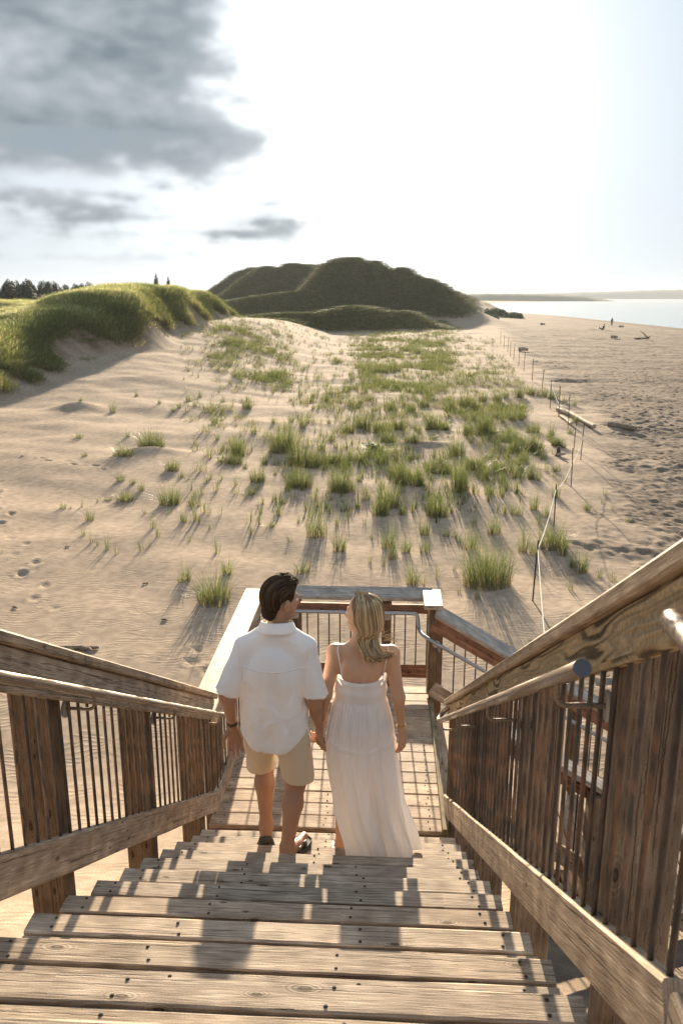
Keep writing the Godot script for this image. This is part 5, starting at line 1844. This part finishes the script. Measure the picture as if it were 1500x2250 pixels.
	var spost := func(p: Vector3, _e: float) -> float:
		var w := p + o
		var d := field(p, sbody, 0.035)
		var ds := field(p, ssl, 0.01)
		ds = maxf(ds, (p - shL).dot(elbL) - 0.285 if p.x < neck.x else (p - shR).dot(elbR) - 0.285)
		var hs := maxf(0.03 - absf(d - ds), 0.0) / 0.03
		d = minf(d, ds) - hs * hs * 0.03 * 0.25
		var fold := foldn.get_noise_3d(w.x * 1.6, w.y * 0.55, w.z * 1.6)
		var amp := 0.006 + 0.012 * smoothstep(3.7, 3.25, w.y)
		d -= fold * amp
		var cr := foldn.get_noise_3d(w.x * 0.9 + w.y * 0.7 + 4.0, w.y * 0.9 - w.x * 0.5, w.z * 0.6)
		d -= pow(1.0 - absf(cr), 7.0) * (0.002 + 0.0045 * smoothstep(3.72, 3.4, w.y))
		d += 0.006 * exp(-pow((w.x + 0.585) / 0.025, 2)) * smoothstep(3.68, 3.55, w.y) * smoothstep(3.3, 3.5, w.y) * smoothstep(-4.1, -4.05, w.z)
		var xx := (w.x + 0.597) / 0.19
		var hem := 3.178 + 0.115 * pow(minf(absf(xx), 1.05), 2.6)
		d = maxf(d, hem - w.y)
		# neck opening
		var nk := Vector2(p.x - neck.x, (p.z - neck.z)).length()
		d = maxf(d, 0.060 - nk if p.y > neck.y + 0.06 else -1.0)
		return d
	var sb := MB.new()
	bb = bounds(sprims, 0.03)
	nets(sb, sprims, 0.035, bb[0], bb[1], 0.0095, white_paint, spost)
	var sh := put("shirt", sb.mesh(), M.shirt, t)
	var sf := func(p: Vector3) -> float: return spost.call(p, field(p, sprims, 0.035))
	# seams: yoke, pleat, armholes
	var seam := MB.new()
	var line := PackedVector3Array()
	for k in 25:
		var x := lerpf(-0.178, 0.178, k / 24.0)
		var y: float = 3.672 - o.y - 0.008 * sin((k / 24.0) * PI)
		line.append(Vector3(x - 0.03, y, back_z(x - 0.03, y, sf, 0.25, -0.2)))
	seam.tube(line, 0.0042, 5)
	for dx in [-0.012, 0.012]:
		line = PackedVector3Array()
		for k in 10:
			var y2 := lerpf(3.66, 3.56, k / 9.0) - o.y
			line.append(Vector3(-0.027 + dx, y2, back_z(-0.027 + dx, y2, sf, 0.25, -0.2)))
		seam.tube(line, PackedFloat32Array([0.0045, 0.0045, 0.0045, 0.0045, 0.004, 0.004, 0.003, 0.003, 0.002, 0.001]), 5)
	for sd in [-1, 1]:
		line = PackedVector3Array()
		for k in 14:
			var ff := k / 13.0
			var x: float = lerpf(0.195, 0.168, sin(ff * PI * 0.5)) * sd - 0.03
			var y3 := lerpf(3.80, 3.575, ff) - o.y
			line.append(Vector3(x, y3, back_z(x, y3, sf, 0.25, -0.2)))
		seam.tube(line, 0.0036, 5)
	put("seam", seam.mesh(), M.shirt, sh)
	# collar: a folded band round the neck, open in front
	var cb := MB.new()
	var rows := []
	for k in 29:
		var a := lerpf(-2.35, 2.35, k / 28.0)       # 0 is the back
		var dirn := Vector3(sin(a), 0, cos(a) * 0.92)
		var base := neck + Vector3(0.004, 0.070, 0.000)
		var dropf := 0.030 * (1.0 - cos(a)) * 0.5
		var row := PackedVector3Array()
		row.append(base + dirn * 0.078 + Vector3(0, 0.006 - dropf, 0))
		row.append(base + dirn * 0.074 + Vector3(0, 0.046 - dropf, 0))
		row.append(base + dirn * 0.080 + Vector3(0, 0.054 - dropf, 0))
		row.append(base + dirn * 0.088 + Vector3(0, 0.050 - dropf, 0))
		row.append(base + dirn * 0.104 + Vector3(0, 0.012 - dropf, 0))
		row.append(base + dirn * 0.110 + Vector3(0, 0.000 - dropf, 0))
		row.append(base + dirn * 0.104 + Vector3(0, -0.003 - dropf, 0))
		rows.append(row)
	cb.loft(rows, Vector3(0, 1, 0.6))
	put("collar", cb.mesh(), M.shirt, sh)

	# shorts
	var shp := [
		ell(P.call(-0.595, 3.25, -4.12), Vector3(0.165, 0.14, 0.115), R),
		cap(hipL + Vector3(0.004, -0.06, 0.005), kneL + Vector3(-0.008, 0.0, 0.0), 0.098, 0.098), cap(hipR + Vector3(-0.002, -0.06, 0.005), kneR + Vector3(0.015, 0.02, 0.0), 0.098, 0.099),
	]
	var shpost := func(p: Vector3, d: float) -> float:
		var w := p + o
		d -= foldn.get_noise_3d(w.x * 1.5, w.y * 0.5, w.z * 1.5) * 0.010
		var left: bool = w.x < -0.6
		var hemy := 2.862 + 0.22 * (w.x + 0.70) - 0.12 * (w.z + 4.2) if left else 2.925 - 0.14 * (w.x + 0.50)
		d = maxf(d, hemy - w.y)
		d = maxf(d, w.y - 3.33)
		# the split between the legs
		d = maxf(d, 0.012 + 0.06 * (3.06 - w.y) - absf(w.x + 0.598) if w.y < 3.06 else -1.0)
		return d
	var shb := MB.new()
	bb = bounds(shp, 0.03)
	nets(shb, shp, 0.03, bb[0], bb[1], 0.0095, white_paint, shpost)
	put("shorts", shb.mesh(), M.shorts, t)

	# watch and sandals
	var wb := MB.new()
	var wdir := (wrL - elL).normalized()
	var wc := elL.lerp(wrL, 0.90)
	wb.tube(PackedVector3Array([wc - wdir * 0.009, wc - wdir * 0.008, wc + wdir * 0.008, wc + wdir * 0.009]), PackedFloat32Array([0.031, 0.0335, 0.0335, 0.031]), 18)
	put("watch", wb.mesh(), M.leather, t)
	sandal(t, heelL, toeL, ankL, M.leather, true)
	sandal(t, heelR, toeR, ankR, M.leather, true)

func eyes(t: Node, c: Vector3, f: Vector3, u: Vector3, s: float, iris: Color) -> void:
	var rt := f.cross(u).normalized()
	var up := rt.cross(f).normalized()
	for e in [-1, 1]:
		var p: Vector3 = c + (rt * e * 0.031 + up * -0.004 + f * 0.0795) * s
		var b := MB.new()
		b.ball(p, Vector3.ONE * 0.0105 * s, Basis(), 8)
		var eye := put("eye", b.mesh(), M.eye_white, t)
		b = MB.new()
		b.ball(p + f * 0.0065 * s, Vector3.ONE * 0.0052 * s, Basis(), 6)
		put("iris", b.mesh(), M.eye_dark, eye)

# a sandal: shaped sole under the foot, two broad straps with buckles, heel strap
func sandal(t: Node, heel: Vector3, toe: Vector3, ank: Vector3, mat: Material, buckles: bool) -> void:
	var f := (toe - heel).normalized()
	var side := f.cross(Vector3.UP).normalized()
	var up := side.cross(f).normalized()
	var L := heel.distance_to(toe)
	var rows := []
	for k in 15:
		var x := lerpf(-0.045, L + 0.045, k / 14.0)
		var q := clampf((x + 0.045) / (L + 0.09), 0.0, 1.0)
		var wd := 0.048 * sqrt(maxf(0.0, 1.0 - pow(2.0 * q - 1.0, 6))) * (0.86 + 0.22 * smoothstep(0.35, 0.75, q)) + 0.002
		var m := heel + f * x
		var row := PackedVector3Array()
		for a in [[0.9, -0.026], [1.0, -0.020], [1.06, -0.038], [1.0, -0.060], [-1.0, -0.060], [-1.06, -0.038], [-1.0, -0.020], [-0.9, -0.026], [0.9, -0.026]]:
			row.append(m + side * wd * a[0] + up * (a[1] + (0.004 if buckles else 0.006)))
		rows.append(row)
	var b := MB.new()
	b.loft(rows, null)
	b.fan(rows[0], -f)
	b.fan(rows[14], f)
	var so := put("sandal", b.mesh(), M.sole if buckles else mat, t)
	for q in [0.45, 0.72]:
		var m := heel.lerp(toe, q)
		var pts := PackedVector3Array()
		for k in 9:
			var a := lerpf(-0.15, PI + 0.15, k / 8.0)
			pts.append(m + side * cos(a) * 0.043 + up * (sin(a) * 0.042 - 0.022))
		var s := MB.new()
		var rr := []
		for k in 9:
			rr.append(PackedVector3Array([pts[k] - f * 0.017, pts[k] + (pts[k] - m).normalized() * 0.004, pts[k] + f * 0.017]))
		s.loft(rr, up)
		put("strap", s.mesh(), mat, so)
		if buckles:
			var k := MB.new()
			var bm := m + side * 0.034 + up * 0.016
			k.tube(PackedVector3Array([bm - f * 0.010 + side * 0.004, bm + f * 0.010 + side * 0.004]), 0.006, 6)
			put("buckle", k.mesh(), M.steel, so)
	var hs := MB.new()
	var pts2 := PackedVector3Array()
	for k in 11:
		var a := lerpf(-0.2, PI + 0.2, k / 10.0)
		pts2.append(heel + side * cos(a) * 0.038 - f * sin(a) * 0.040 + up * 0.018 + f * 0.01)
	var r2 := []
	for k in 11:
		r2.append(PackedVector3Array([pts2[k] - up * 0.007, pts2[k] + up * 0.007]))
	hs.loft(r2, -f)
	put("heel_strap", hs.mesh(), mat, so)

func build_woman() -> void:
	var t := thing("person", "person with long blond hair in a long white strappy dress, holding the man's hand", "person", Vector3(-0.12, tread_y(9), -4.2))
	var o := t.position
	var P := func(x: float, y: float, z: float) -> Vector3: return Vector3(x, y, z) - o
	var skin := Color(0.53, 0.315, 0.205)
	var sp := skin_paint(skin, 8)
	var mb := MB.new()
	var shL: Vector3 = P.call(-0.262, 3.695, -4.19)
	var shR: Vector3 = P.call(0.048, 3.695, -4.19)
	var elL: Vector3 = P.call(-0.315, 3.455, -4.15)
	var elR: Vector3 = P.call(0.090, 3.445, -4.16)
	var wrL: Vector3 = P.call(-0.335, 3.265, -4.215)
	var wrR: Vector3 = P.call(0.112, 3.245, -4.19)
	var neck: Vector3 = P.call(-0.118, 3.745, -4.20)
	var hc: Vector3 = P.call(-0.110, 3.925, -4.215)
	var hipL: Vector3 = P.call(-0.205, 3.22, -4.21)
	var hipR: Vector3 = P.call(-0.045, 3.22, -4.20)
	var kneL: Vector3 = P.call(-0.215, 2.80, -4.30)
	var kneR: Vector3 = P.call(-0.020, 2.84, -4.22)
	var ankL: Vector3 = P.call(-0.238, 2.385, -4.285)
	var ankR: Vector3 = P.call(-0.010, 2.545, -4.06)
	var heelL: Vector3 = P.call(-0.238, 2.325, -4.255)
	var toeL: Vector3 = P.call(-0.250, 2.305, -4.44)
	var heelR: Vector3 = P.call(-0.010, 2.505, -4.03)
	var toeR: Vector3 = P.call(0.0, 2.488, -4.22)
	var body := [
		cap(P.call(-0.175, 3.27, -4.20), P.call(-0.065, 3.27, -4.20), 0.115, 0.115), cap(P.call(-0.12, 3.30, -4.20), P.call(-0.12, 3.44, -4.19), 0.105, 0.098),
		cap(P.call(-0.12, 3.44, -4.19), P.call(-0.118, 3.58, -4.195), 0.096, 0.098), cap(P.call(-0.168, 3.61, -4.195), P.call(-0.062, 3.61, -4.195), 0.078, 0.078), cap(P.call(-0.185, 3.655, -4.19), P.call(-0.035, 3.655, -4.19), 0.060, 0.060), cap(shL, shR, 0.043, 0.043),
		cap(neck, P.call(-0.112, 3.87, -4.21), 0.047, 0.043), cap(P.call(-0.19, 3.69, -4.19), neck + Vector3(0, 0.02, 0), 0.045, 0.042), cap(P.call(-0.03, 3.69, -4.19), neck + Vector3(0, 0.02, 0), 0.045, 0.042),
		cap(shL, elL, 0.043, 0.035), cap(elL, wrL, 0.036, 0.022), cap(shR, elR, 0.043, 0.035), cap(elR, wrR, 0.036, 0.022),
		ell(P.call(-0.155, 3.55, -4.29), Vector3(0.055, 0.05, 0.045)), ell(P.call(-0.075, 3.55, -4.29), Vector3(0.055, 0.05, 0.045)),
		ell(P.call(-0.185, 3.60, -4.125), Vector3(0.032, 0.055, 0.016)), ell(P.call(-0.05, 3.60, -4.125), Vector3(0.032, 0.055, 0.016)),
		cap(hipL, kneL, 0.08, 0.05), cap(hipR, kneR, 0.08, 0.05), cap(kneL, kneL.lerp(ankL, 0.32) + Vector3(0, 0, 0.014), 0.047, 0.048), cap(kneL.lerp(ankL, 0.32) + Vector3(0, 0, 0.014), ankL, 0.048, 0.029),
		cap(kneR, kneR.lerp(ankR, 0.32) + Vector3(0, 0, 0.014), 0.047, 0.048), cap(kneR.lerp(ankR, 0.32) + Vector3(0, 0, 0.014), ankR, 0.048, 0.029),
	]
	for q in [[ankL, heelL, toeL], [ankR, heelR, toeR]]:
		body.append(cap(q[0], q[1], 0.028, 0.026))
		body.append(cap(q[0], q[1].lerp(q[2], 0.6), 0.028, 0.025))
		body.append(cap(q[1], q[2], 0.025, 0.022))
	var spine := func(p: Vector3, d: float) -> float:
		var w := p + o
		return d + 0.007 * exp(-pow((w.x + 0.118) / 0.014, 2)) * smoothstep(3.40, 3.5, w.y) * smoothstep(3.74, 3.66, w.y) if w.z > -4.19 else d
	var bb := bounds(body, 0.03)
	nets(mb, body, 0.028, bb[0], bb[1], 0.011, sp, spine)
	var f := Vector3(-0.93, -0.04, -0.36).normalized()
	var upv := Vector3(-0.02, 1, 0.03)
	var face := func(p: Vector3, n: Vector3) -> Color:
		var c: Color = sp.call(p, n)
		var q := p - hc
		var fz := q.dot(f)
		var lip := exp(-pow((q.y + 0.066) / 0.009, 2) - pow((fz - 0.088) / 0.012, 2))
		return c.lerp(Color(0.50, 0.16, 0.14), lip * 0.8)
	var hp := head_prims(hc, f, upv, 0.94, 0.85)
	hp.append(cap(neck, hc + Vector3(-0.002, -0.05, 0.0), 0.046, 0.043))
	hp.append_array(head_fine(hc, f, upv, 0.92))
	nets(mb, hp, 0.012, hc - Vector3(0.16, 0.18, 0.14), hc + Vector3(0.12, 0.12, 0.13), 0.0046, face)
	var lh := hand_prims(wrL, Vector3(-0.10, -1, 0.10), Vector3(-1, -0.1, 0.15), -1.0, 0.66, 0.9, 0.05)
	bb = bounds(lh, 0.012)
	nets(mb, lh, 0.008, bb[0], bb[1], 0.004, sp)
	var rh := hand_prims(wrR, Vector3(0.10, -1, -0.02), Vector3(-0.8, -0.05, -0.5), 1.0, 0.20, 0.94, 0.08)
	bb = bounds(rh, 0.012)
	nets(mb, rh, 0.008, bb[0], bb[1], 0.004, sp)
	put("body", mb.mesh(), M.skin_woman, t)
	eyes(t, hc, f, upv, 0.94, Color(0.1, 0.15, 0.2))

	# long hair: a core and many strands that fall to the shoulders and sweep right
	var rt := f.cross(upv).normalized()
	var up := rt.cross(f).normalized()
	var hb := MB.new()
	var core := [ell(hc + up * 0.016 - f * 0.016, Vector3(0.074, 0.098, 0.090), Basis(rt, up, -f)), cap(hc - f * 0.02 + Vector3(0.0, -0.03, 0.0), P.call(-0.10, 3.81, -4.17), 0.056, 0.026)]
	var cut := func(p: Vector3, d: float) -> float:
		var q := p - hc
		var y := q.dot(up)
		var z := q.dot(f)
		var line := z - (0.058 + 0.45 * (y - 0.05)) if y > 0.0 else z - (0.034 - 0.10 * y)
		return maxf(d, line)
	nets(hb, core, 0.03, hc - Vector3(0.16, 0.26, 0.16), hc + Vector3(0.18, 0.14, 0.2), 0.007, func(_p, _n): return Color(0.22, 0.135, 0.06), cut)
	var rg := RandomNumberGenerator.new()
	rg.seed = 909
	for i in 1100:
		var s := rg.randf_range(-1.0, 1.0)         # -1 beside the face, 1 far round the other side
		var lay_ := rg.randf()
		var rr := 1.08 + 0.20 * lay_
		# angle round the head measured from straight behind it; the viewer stands on its right side
		var th := lerpf(-1.62, 1.2, (s + 1.0) * 0.5)
		var b := (-f * cos(th) + rt * sin(th)).normalized()
		# rt of a head looking left points away from or towards the viewer; both sides are covered
		var top := hc + up * (0.112 * (0.99 + 0.03 * lay_)) + f * rg.randf_range(-0.03, 0.045) + rt * rg.randf_range(-0.012, 0.012)
		var p1 := hc + up * 0.072 + b * 0.072 * rr
		var p2 := hc + up * -0.01 + b * 0.090 * rr
		var p3 := hc + up * -0.085 + b * 0.080 * rr + Vector3(0.006, 0, 0.012)
		if th < -1.2: p3 += -f * 0.03 * smoothstep(-1.2, -1.9, th)
		var u := clampf((s + 1.0) * 0.5 + rg.randf_range(-0.12, 0.12), 0.0, 1.0)
		var p4: Vector3 = P.call(lerpf(-0.150, -0.035, u) + 0.01, 3.785 + rg.randf_range(-0.015, 0.015), -4.125 + 0.018 * lay_ - 0.03 * absf(u - 0.5))
		var p5: Vector3 = P.call(lerpf(-0.105, 0.008, u), 3.735 + rg.randf_range(-0.018, 0.012) - 0.012 * sin(u * PI), -4.085 + 0.025 * lay_ - 0.03 * absf(u - 0.5))
		var long := rg.randf()
		var p6: Vector3 = p5 + Vector3(lerpf(0.012, 0.075, long * u), lerpf(-0.025, 0.008, u) + rg.randf_range(-0.01, 0.01), lerpf(0.0, -0.012, u))
		var tone := rg.randf()
		var col := Color(0.24, 0.15, 0.068).lerp(Color(0.78, 0.58, 0.33), pow(tone, 1.1))
		if rg.randf() < 0.18: col = Color(0.14, 0.09, 0.045)
		var fp := [top, p1, p2, p3, p4, p5, p6]
		strand(hb, fp, rg.randf_range(0.0018, 0.0038), col, 4)
	# a few flyaway hairs
	for i in 70:
		var dd := (Vector3(rg.randf_range(-0.3, 1.0), rg.randf_range(-0.4, 1.0), rg.randf_range(-0.2, 1.0))).normalized()
		var q0 := hc + Vector3(dd.x * 0.085, dd.y * 0.11, dd.z * 0.095)
		var q1 := q0 + dd * 0.016 + Vector3(0, -0.02, 0)
		strand(hb, [q0, q1, q1 + dd * 0.006 + Vector3(rg.randf_range(-0.01, 0.02), -0.045, 0), q1 + Vector3(rg.randf_range(-0.01, 0.03), -0.09, 0)], 0.0009, Color(0.72, 0.55, 0.32), 3)
	for i in 26:
		var p: Vector3 = P.call(rg.randf_range(-0.03, 0.03), rg.randf_range(3.73, 3.85), -4.10)
		strand(hb, [p, p + Vector3(0.03, 0.004, 0), p + Vector3(0.055 + rg.randf() * 0.03, rg.randf_range(-0.03, 0.035), rg.randf_range(-0.02, 0.02))], 0.0011, Color(0.55, 0.42, 0.24), 4)
	put("hair", hb.mesh(), M.hair_blond, t)

	# dress: shirred bodice, gathered skirt in tiers
	var fn := FastNoiseLite.new()
	fn.seed = 5
	fn.frequency = 1.0
	var ys := [3.560, 3.50, 3.455, 3.425, 3.40, 3.34, 3.26, 3.18, 3.10, 2.95, 2.80, 2.65, 2.54, 2.462]
	var cx := [-0.119, -0.119, -0.119, -0.120, -0.120, -0.121, -0.121, -0.120, -0.118, -0.098, -0.075, -0.043, -0.008, 0.012]
	var rx := [0.142, 0.145, 0.146, 0.147, 0.152, 0.166, 0.184, 0.194, 0.197, 0.193, 0.189, 0.190, 0.190, 0.192]
	var rz := [0.116, 0.118, 0.116, 0.118, 0.124, 0.138, 0.155, 0.162, 0.165, 0.168, 0.170, 0.172, 0.172, 0.174]
	var czs := [-4.205, -4.20, -4.195, -4.195, -4.195, -4.195, -4.197, -4.20, -4.20, -4.195, -4.19, -4.18, -4.17, -4.165]
	var rows := []
	var seg := 168
	var nrow := 92
	for i in nrow:
		var y := lerpf(3.560, 2.462, i / float(nrow - 1))
		var q := []
		for tb in [cx, rx, rz, czs]:
			var val: float = tb[13]
			for k in 13:
				if y <= ys[k] and y >= ys[k + 1]:
					val = lerpf(tb[k], tb[k + 1], (ys[k] - y) / (ys[k] - ys[k + 1]))
					break
			q.append(val)
		var row := PackedVector3Array()
		for j in seg + 1:
			var a := TAU * (j % seg) / seg
			var skirt := smoothstep(3.43, 3.30, y)
			var fold := 0.0
			# many fine gathers under the bodice that run together into fewer deep folds
			var s1 := sin(a * 46.0 + 2.0 * fn.get_noise_2d(cos(a) * 3.0, y * 2.0))
			var ang := a + 0.12 * (3.4 - y) * sin(a * 2.0 + 1.0)
			var s2 := sin(ang * 13.0 + 5.0 * fn.get_noise_2d(cos(a) * 2.0 + 8.0, sin(a) * 2.0 + y * 0.5))
			var s3 := sin(ang * 7.0 + 1.3 + 3.0 * fn.get_noise_2d(sin(a) * 1.5, cos(a) * 1.5 + y * 0.4))
			fold += 0.0035 * s1 * smoothstep(3.44, 3.40, y) * (1.0 - smoothstep(3.35, 2.9, y) * 0.7)
			fold += (0.0045 + 0.010 * smoothstep(3.2, 2.5, y)) * s2 * skirt
			fold += (0.002 + 0.020 * smoothstep(3.15, 2.5, y)) * s3 * skirt
			if y > 3.425: fold += 0.0024 * sin(y * 420.0) + 0.0014 * sin(a * 90.0)
			fold -= 0.006 * exp(-pow((y - 3.428) / 0.012, 2))
			# ruffled seam of the tier
			var sy := 3.168 + 0.010 * sin(a * 3.0) + 0.006 * sin(a * 8.0)
			fold += 0.009 * exp(-pow((y - sy) / 0.008, 2)) * (1.0 + 0.5 * sin(a * 60.0))
			fold += 0.006 * smoothstep(sy, sy - 0.03, y)
			var yy := y
			if i == 0: yy += 0.005 * cos(a * 2.0)
			if i == nrow - 1: yy += 0.006 * sin(a * 11.0)
			var wav := -0.010 * smoothstep(2.9, 2.5, y) * sin(y * 9.0)
			row.append(Vector3(q[0] + wav + (q[1] + fold) * cos(a), yy, q[3] + (q[2] + fold) * sin(a)) - o)
		rows.append(row)
	var db := MB.new()
	db.loft(rows, null)
	var dr := put("dress", db.mesh(), M.dress, t)
	var strap_f := func(p: Vector3) -> float: return field(p, body, 0.028)
	for q in [[-0.213, -0.245, -1], [0.0, 0.030, 1]]:
		var pts := []
		for k in 9:
			var g := k / 8.0
			var x: float = lerpf(q[0] - 0.0, q[1] - 0.0, g) - o.x
			var y4 := lerpf(3.552, 3.722, g) - o.y
			pts.append(Vector3(x, y4, back_z(x, y4, strap_f, 0.25, -0.2) + 0.002))
		var last: Vector3 = pts[8]
		pts.append(last + Vector3(0, 0.014, -0.02))
		pts.append(last + Vector3(0, 0.010, -0.05))
		pts.append(last + Vector3(-0.02 * q[2], -0.06, -0.10))
		put("strap", tube_mesh(spline(pts, 3), 0.0042, 6), M.dress, dr)
	var gb := MB.new()
	var wd := (wrR - elR).normalized()
	var wc := elR.lerp(wrR, 0.93)
	gb.tube(PackedVector3Array([wc - wd * 0.0025, wc + wd * 0.0025]), 0.0275, 16)
	put("bracelet", gb.mesh(), M.gold, t)
	sandal(t, heelL, toeL, ankL, M.white_leather, false)
	sandal(t, heelR, toeR, ankR, M.white_leather, false)

# the far-off people on the beach, small but whole
func build_far_people() -> void:
	var b := MB.new()
	var y := ground_y(50.4, -192.0)
	var t := thing("person", "lone tiny bather standing at the water's edge", "person", Vector3(50.4, y, -192.0))
	var pr := [cap(Vector3(-0.1, 0.05, 0), Vector3(-0.09, 0.85, 0), 0.06, 0.1), cap(Vector3(0.12, 0.05, 0.1), Vector3(0.09, 0.85, 0), 0.06, 0.1), cap(Vector3(0, 0.9, 0), Vector3(0, 1.35, 0), 0.15, 0.17), cap(Vector3(-0.19, 1.38, 0), Vector3(-0.26, 0.85, 0.05), 0.06, 0.04), cap(Vector3(0.19, 1.38, 0), Vector3(0.28, 0.9, 0.05), 0.06, 0.04), cap(Vector3(0, 1.45, 0), Vector3(0, 1.55, 0), 0.06, 0.06), ell(Vector3(0, 1.66, 0), Vector3(0.09, 0.12, 0.11))]
	var bb := bounds(pr, 0.06)
	nets(b, pr, 0.06, bb[0], bb[1], 0.04, func(_p, _n): return Color(0.10, 0.075, 0.065))
	put("body", b.mesh(), M.skin_man, t)
	b = MB.new()
	y = ground_y(40.2, -159.0)
	t = thing("person", "tiny dark-clothed person sitting beside a pale towel far out on the beach", "person", Vector3(40.2, y, -159.0))
	pr = [cap(Vector3(-0.1, 0.15, 0), Vector3(-0.7, 0.45, 0), 0.12, 0.1), cap(Vector3(-0.7, 0.45, 0), Vector3(-1.1, 0.08, 0), 0.09, 0.06), cap(Vector3(0, 0.2, 0), Vector3(0.1, 0.75, 0), 0.2, 0.2), cap(Vector3(0.1, 0.75, 0.2), Vector3(-0.35, 0.45, 0.25), 0.08, 0.06), cap(Vector3(0.12, 0.85, 0), Vector3(0.12, 0.95, 0), 0.07, 0.07), ell(Vector3(0.12, 1.05, 0), Vector3(0.12, 0.14, 0.12))]
	bb = bounds(pr, 0.06)
	nets(b, pr, 0.06, bb[0], bb[1], 0.04, func(_p, _n): return Color(0.03, 0.03, 0.035))
	put("body", b.mesh(), M.skin_man, t)
	var tw := MB.new()
	tw.loft([PackedVector3Array([Vector3(-2.6, 0.14, 0.5), Vector3(-1.4, 0.22, 0.5), Vector3(-0.2, 0.12, 0.5)]), PackedVector3Array([Vector3(-2.6, 0.1, -0.6), Vector3(-1.4, 0.14, -0.6), Vector3(-0.2, 0.1, -0.6)])], Vector3.UP)
	t = thing("towel", "pale towel spread on the beach beside the sitting person", "towel", Vector3(39.6, ground_y(39.2, -159.0), -159.0))
	put("cloth", tw.mesh(), M.drift_pale, t)

func _ready() -> void:
	rng.seed = 20240
	nz_lump.seed = 3
	nz_lump.noise_type = FastNoiseLite.TYPE_SIMPLEX_SMOOTH
	nz_lump.frequency = 1.35
	nz_lump.fractal_octaves = 2
	nz_big.seed = 8
	nz_big.noise_type = FastNoiseLite.TYPE_SIMPLEX_SMOOTH
	nz_big.frequency = 0.13
	nz_big.fractal_octaves = 3
	nz_med.seed = 15
	nz_med.noise_type = FastNoiseLite.TYPE_SIMPLEX_SMOOTH
	nz_med.frequency = 0.22
	nz_med.fractal_octaves = 3
	var t0 := Time.get_ticks_msec()
	setup_view()
	print("sky ", Time.get_ticks_msec() - t0)
	make_materials()
	print("materials ", Time.get_ticks_msec() - t0)
	make_footprints()
	make_ground()
	make_far()
	print("ground ", Time.get_ticks_msec() - t0)
	build_stairs()
	build_landing()
	build_railings()
	print("stairs ", Time.get_ticks_msec() - t0)
	build_trees()
	build_meadows()
	print("meadows ", Time.get_ticks_msec() - t0)
	build_man()
	print("man ", Time.get_ticks_msec() - t0)
	build_woman()
	build_far_people()
	print("people ", Time.get_ticks_msec() - t0)
	build_tufts()
	build_fence()
	build_drift()
	print("all ", Time.get_ticks_msec() - t0)
